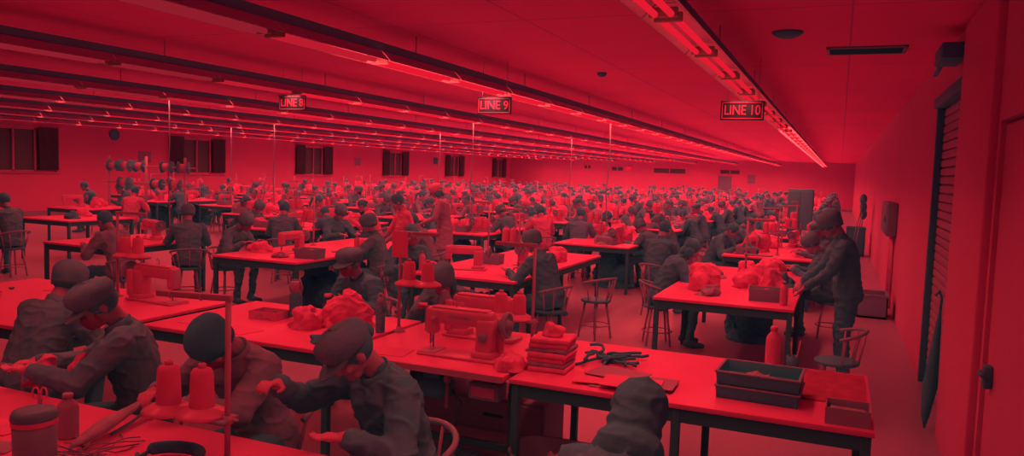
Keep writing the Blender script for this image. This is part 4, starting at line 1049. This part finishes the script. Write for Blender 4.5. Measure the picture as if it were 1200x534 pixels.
# reel racks beside the window wall
REELD = mat('reel_dark', .04, .5); REELL = mat('reel_pale', .5, .5)
def reel_fn():
    t = thing('thread_reel', 'reel', 'reel')
    for s in (-1, 1):
        MB().lathe([(.03, s*.11-.006), (.13, s*.11-.008), (.142, s*.11), (.13, s*.11+.008), (.03, s*.11+.006)], n=24, axis='X').build('flange', REELD, t)
    MB().lathe([(0, -.105), (.085, -.105), (.09, 0), (.085, .105), (0, .105)], n=22, axis='X').build('winding', REELL, t); return t
REEL = Proto(reel_fn)
t = thing('reel_rack', 'tall metal rack of large reels before the window wall', 'rack', (-15.0, 13.3, 0))
for x in (-1.1, .1, 1.3): MB().tube((x, 0, 0), (x, 0, 1.95), .03).build('post', METAL, t)
for z in (1.72, 1.32): MB().tube((-1.3, 0, z), (1.6, 0, z), .018).build('cross_bar', METAL, t)
for k, (x, z) in enumerate(((-.95, 1.72), (-.55, 1.72), (-.1, 1.72), (.75, 1.72), (1.25, 1.72), (-.6, 1.32), (.45, 1.32), (1.0, 1.32))):
    REEL.put((-15.0+x, 13.3, z), .5 if k in (4, 7) else .25, '%s reel along the %s bar of the reel rack, from the window wall' % (ORD[k] if k < 5 else ORD[k-5], 'upper' if k < 5 else 'lower'), 'reels on the rack')
# dark storage cabinet beyond the door-wall tables
t = thing('cabinet', 'tall dark cabinet standing beyond the door-wall tables near the wall', 'cabinet', (-.75, 17.6, 0))
MB().box((0, 0, .88), (.5, .45, 1.72), bev=.01).build('cabinet_body', mat('cabinet_paint', .09, .5), t)
for s in (-1, 1):
    d = MB().box((s*.122, -.232, .9), (.238, .02, 1.6), bev=.005).build('door', mat('cabinet_door', .075, .5), t); MB().box((-s*.09, -.02, .05), (.015, .03, .12), bev=.004).build('handle', METAL, d, (s*.122, -.232, .9))
# power drop poles from the lamp rails down to the tables
for k, (x, y, z0, lab) in enumerate(((-9.18, 8.6, T, 'fourth row front table'), (-11.95, 14.2, T, 'fifth row'), (-6.43, 13.2, T, 'third-row second table'), (-9.18, 17.0, T, 'fourth row third table'), (-6.43, 19.0, T, 'third-row third table'), (-3.68, 12.9, T, 'second-row second table'), (-14.7, 15.8, T, 'sixth row'))):
    t = thing('power_cable', 'thin power cable dropping from lamp rail to the ' + lab, 'cable', (x, y, 0))
    MB().path([(0, 0, ZL+.1), (.02, .0, 2.2), (-.03, .02, 1.6), (.02, .01, z0+.12), (0, 0, z0+.005)], .009, 6).build('cord', MID, t); MB().box((0, 0, z0+.05), (.06, .05, .1), bev=.006).build('socket_box', DARK, t)
# ---------------------------------------------------------------- regular tables, machines and workers to the end wall
rnd = random.Random(11)
CX = [-.95, -3.70, -6.43, -9.18, -11.95, -14.7, -17.45, -20.3]
START = [12.0, 12.0, 12.4, 10.6, 13.2, 15.3, 15.3, 17.2]
np_, nt_ = 0, 0
queue = []
for r, x in enumerate(CX):
    y = START[r]; k = 1
    while y + 3.1 < YF - 1.0:
        queue.append((r, k, x + rnd.uniform(-.06, .06), y)); y += 3.1 + 1.35; k += 1
for r, k, x, y in queue:
    tab(3.1).put((x, y+1.55, 0), 0, 'white work table, %s of the %s' % (ORD[k], ROW[r]), 'work tables in rows'); nt_ += 1
    far = y > 34
    place = '%s table, %s' % (ORD[k], ROW[r])
    for s in (-1, 1):
        side = 'window' if s < 0 else 'door'
        for j in range(2):
            if rnd.random() < (.02 if y < 36 else .1) or np_ >= 275: continue
            kd = rnd.choices(range(len(KINDS)), [6, 6, 2.5, 2.2, 2.4, 1.4, 1])[0]
            py = y + .75 + 1.6*j + rnd.uniform(-.15, .15); px = x + s*(.86 + rnd.uniform(-.04, .06))
            rz = (PI/2 if s > 0 else -PI/2) + rnd.uniform(-.45, .45)
            if abs(px + 4.25) < .5 and abs(py - 13.2) < .9 or abs(px + 5.05) < .5 and abs(py - 13.5) < .8: continue
            person_at(kd, px, py, rz, 'worker in %s, %s-side %s seat, %s' % (KINDS[kd][0], side, 'near' if j == 0 else 'far', place), y < 30, 'workers along the table rows', rnd.uniform(.93, 1.04)); np_ += 1
    nm = 3 if not far else 1
    for j in range(nm):
        if rnd.random() < .12: continue
        s = rnd.choice((-1, 1))
        SMALL.put((x + s*.26, y + .6 + j*.95, T), -s*PI/2 + rnd.uniform(-.2, .2), 'sewing machine, %s along the %s' % (ORD[j], place), 'machines on the table rows')
    for j in range(4 if not far else 3):
        b = rnd.choice((0, 0, 1, 1, 2, 3, 3, 4)); sc = rnd.uniform(.8, 1.4)
        BUND[b].put((x + rnd.uniform(-.42, .42), y + .4 + j*.72 + rnd.uniform(-.15, .15), T), rnd.uniform(0, 6), '%s, %s along the %s' % (BUNDW[b], ORD[j], place), 'cloth on the table rows', (sc, sc, sc*rnd.uniform(.9, 1.4)))
    if y < 40:
        for j in range(2 if y < 26 else 1):
            sx, sy, a = x + rnd.uniform(-.2, .2), y + .5 + 1.5*j, rnd.uniform(0, 6)
            STD.put((sx, sy, T), a, 'thread stand, %s along the %s' % (ORD[j], place), 'stands on the table rows')
            if y < 30:
                for o_ in (.08, .2): (CN if rnd.random() < .75 else CNM).put(on_stand(sx, sy, a, o_, T+.34), 0, 'thread cone %s pole of %s stand, %s' % ('near' if o_ < .1 else 'outward from', ORD[j], place), 'cones on thread stands')
def bin_fn():
    t = thing('parts_bin', 'bin', 'bin')
    mb = MB(); mb.box((0, 0, .005), (.3, .22, .01))
    for s in (-1, 1): mb.box((s*.147, 0, .06), (.008, .22, .12), (0, s*.1, 0), .003); mb.box((0, s*.107, .06), (.3, .008, .12), (-s*.1, 0, 0), .003)
    mb.build('bin_body', MID, t); o = BUND[0].o; link('contents', o.data, t, (0, 0, .01)).scale = (.42, .5, .75); return t
BIN = Proto(bin_fn)
for r, k, x, y in queue:
    if y > 31: continue
    for j in range(2): BIN.put((x + rnd.uniform(-.4, .4), y + .35 + 2.3*j, T), rnd.uniform(-.2, .2), 'grey parts bin of cloth at the %s end, %s table, %s' % (('near', 'far')[j], ORD[k], ROW[r]), 'parts bins on the table rows')
for x, y, lab in ((-5.95, 7.75, 'right front corner of the third-row front table'), (-3.95, 8.7, 'middle of the second-row front table'), (-9.0, 7.5, 'fourth-row front table'), (-.6, 7.75, 'front corner of the door-wall front table')):
    BIN.put((x, y, T), .1, 'grey parts bin of cloth, ' + lab, 'parts bins on the front tables')
SHADE_SACK = bundle_fn(51, .34, .40, .42, mat('shade_sackcloth', .05, .9, .1, bump=.4, bscale=60, var=.3, vscale=10), 'sack')  # sacks added to make the space under the tables dark
for r, k, x, y in queue:
    if y > 28: continue
    for j in range(2): SHADE_SACK.put((x + rnd.uniform(-.15, .15), y + .8 + 1.5*j, 0), rnd.uniform(0, 6), 'added sack darkening the floor under the %s end, %s table, %s' % (('near', 'far')[j], ORD[k], ROW[r]), 'added sacks under the tables')
for j, (x, y, lab) in enumerate(((-.9, 9.6, 'door-wall'), (-3.8, 8.6, 'second-row'), (-3.6, 9.8, 'second-row'), (-6.4, 8.6, 'third-row'), (-6.5, 9.7, 'third-row'))):
    SHADE_SACK.put((x, y, 0), j, 'added sack darkening the floor under the %s front table%s' % (lab, ', far half' if j in (2, 4) else ''), 'added sacks under the front tables')
for k, (x, y, b, lab) in enumerate(((-13.3, 10.4, 0, 'pale cloth pile on the fifth-row front table'), (-12.9, 9.9, 4, 'dark cloth pile on the fifth-row front table'), (-15.8, 12.8, 1, 'pale cloth heap on the sixth-row front table'), (-15.3, 12.3, 3, 'upright pale cloth heap on the sixth-row front table'), (-9.3, 7.6, 2, 'flat cloth pile on the fourth-row front table'))):
    BUND[b].put((x, y, T), k, lab)
SMALL.put((-15.9, 12.2, T), 1.2, 'sewing machine on the sixth-row front table')
mid('worker in dark jacket behind the sixth-row front table, nearer the window', -17.3, 13.9, PI*.7, P_(lean=.3, bow=.5, **a_()), JACKX, 'hair', HAIR)
mid('worker in dark jacket behind the sixth-row front table, nearer the reels', -16.3, 14.1, PI*.8, P_(lean=.3, bow=.5, **a_()), JACKX, 'hair', HAIR)
print('PEOPLE', np_, 'TABLES', nt_, 'OBJ', len(bpy.data.objects))
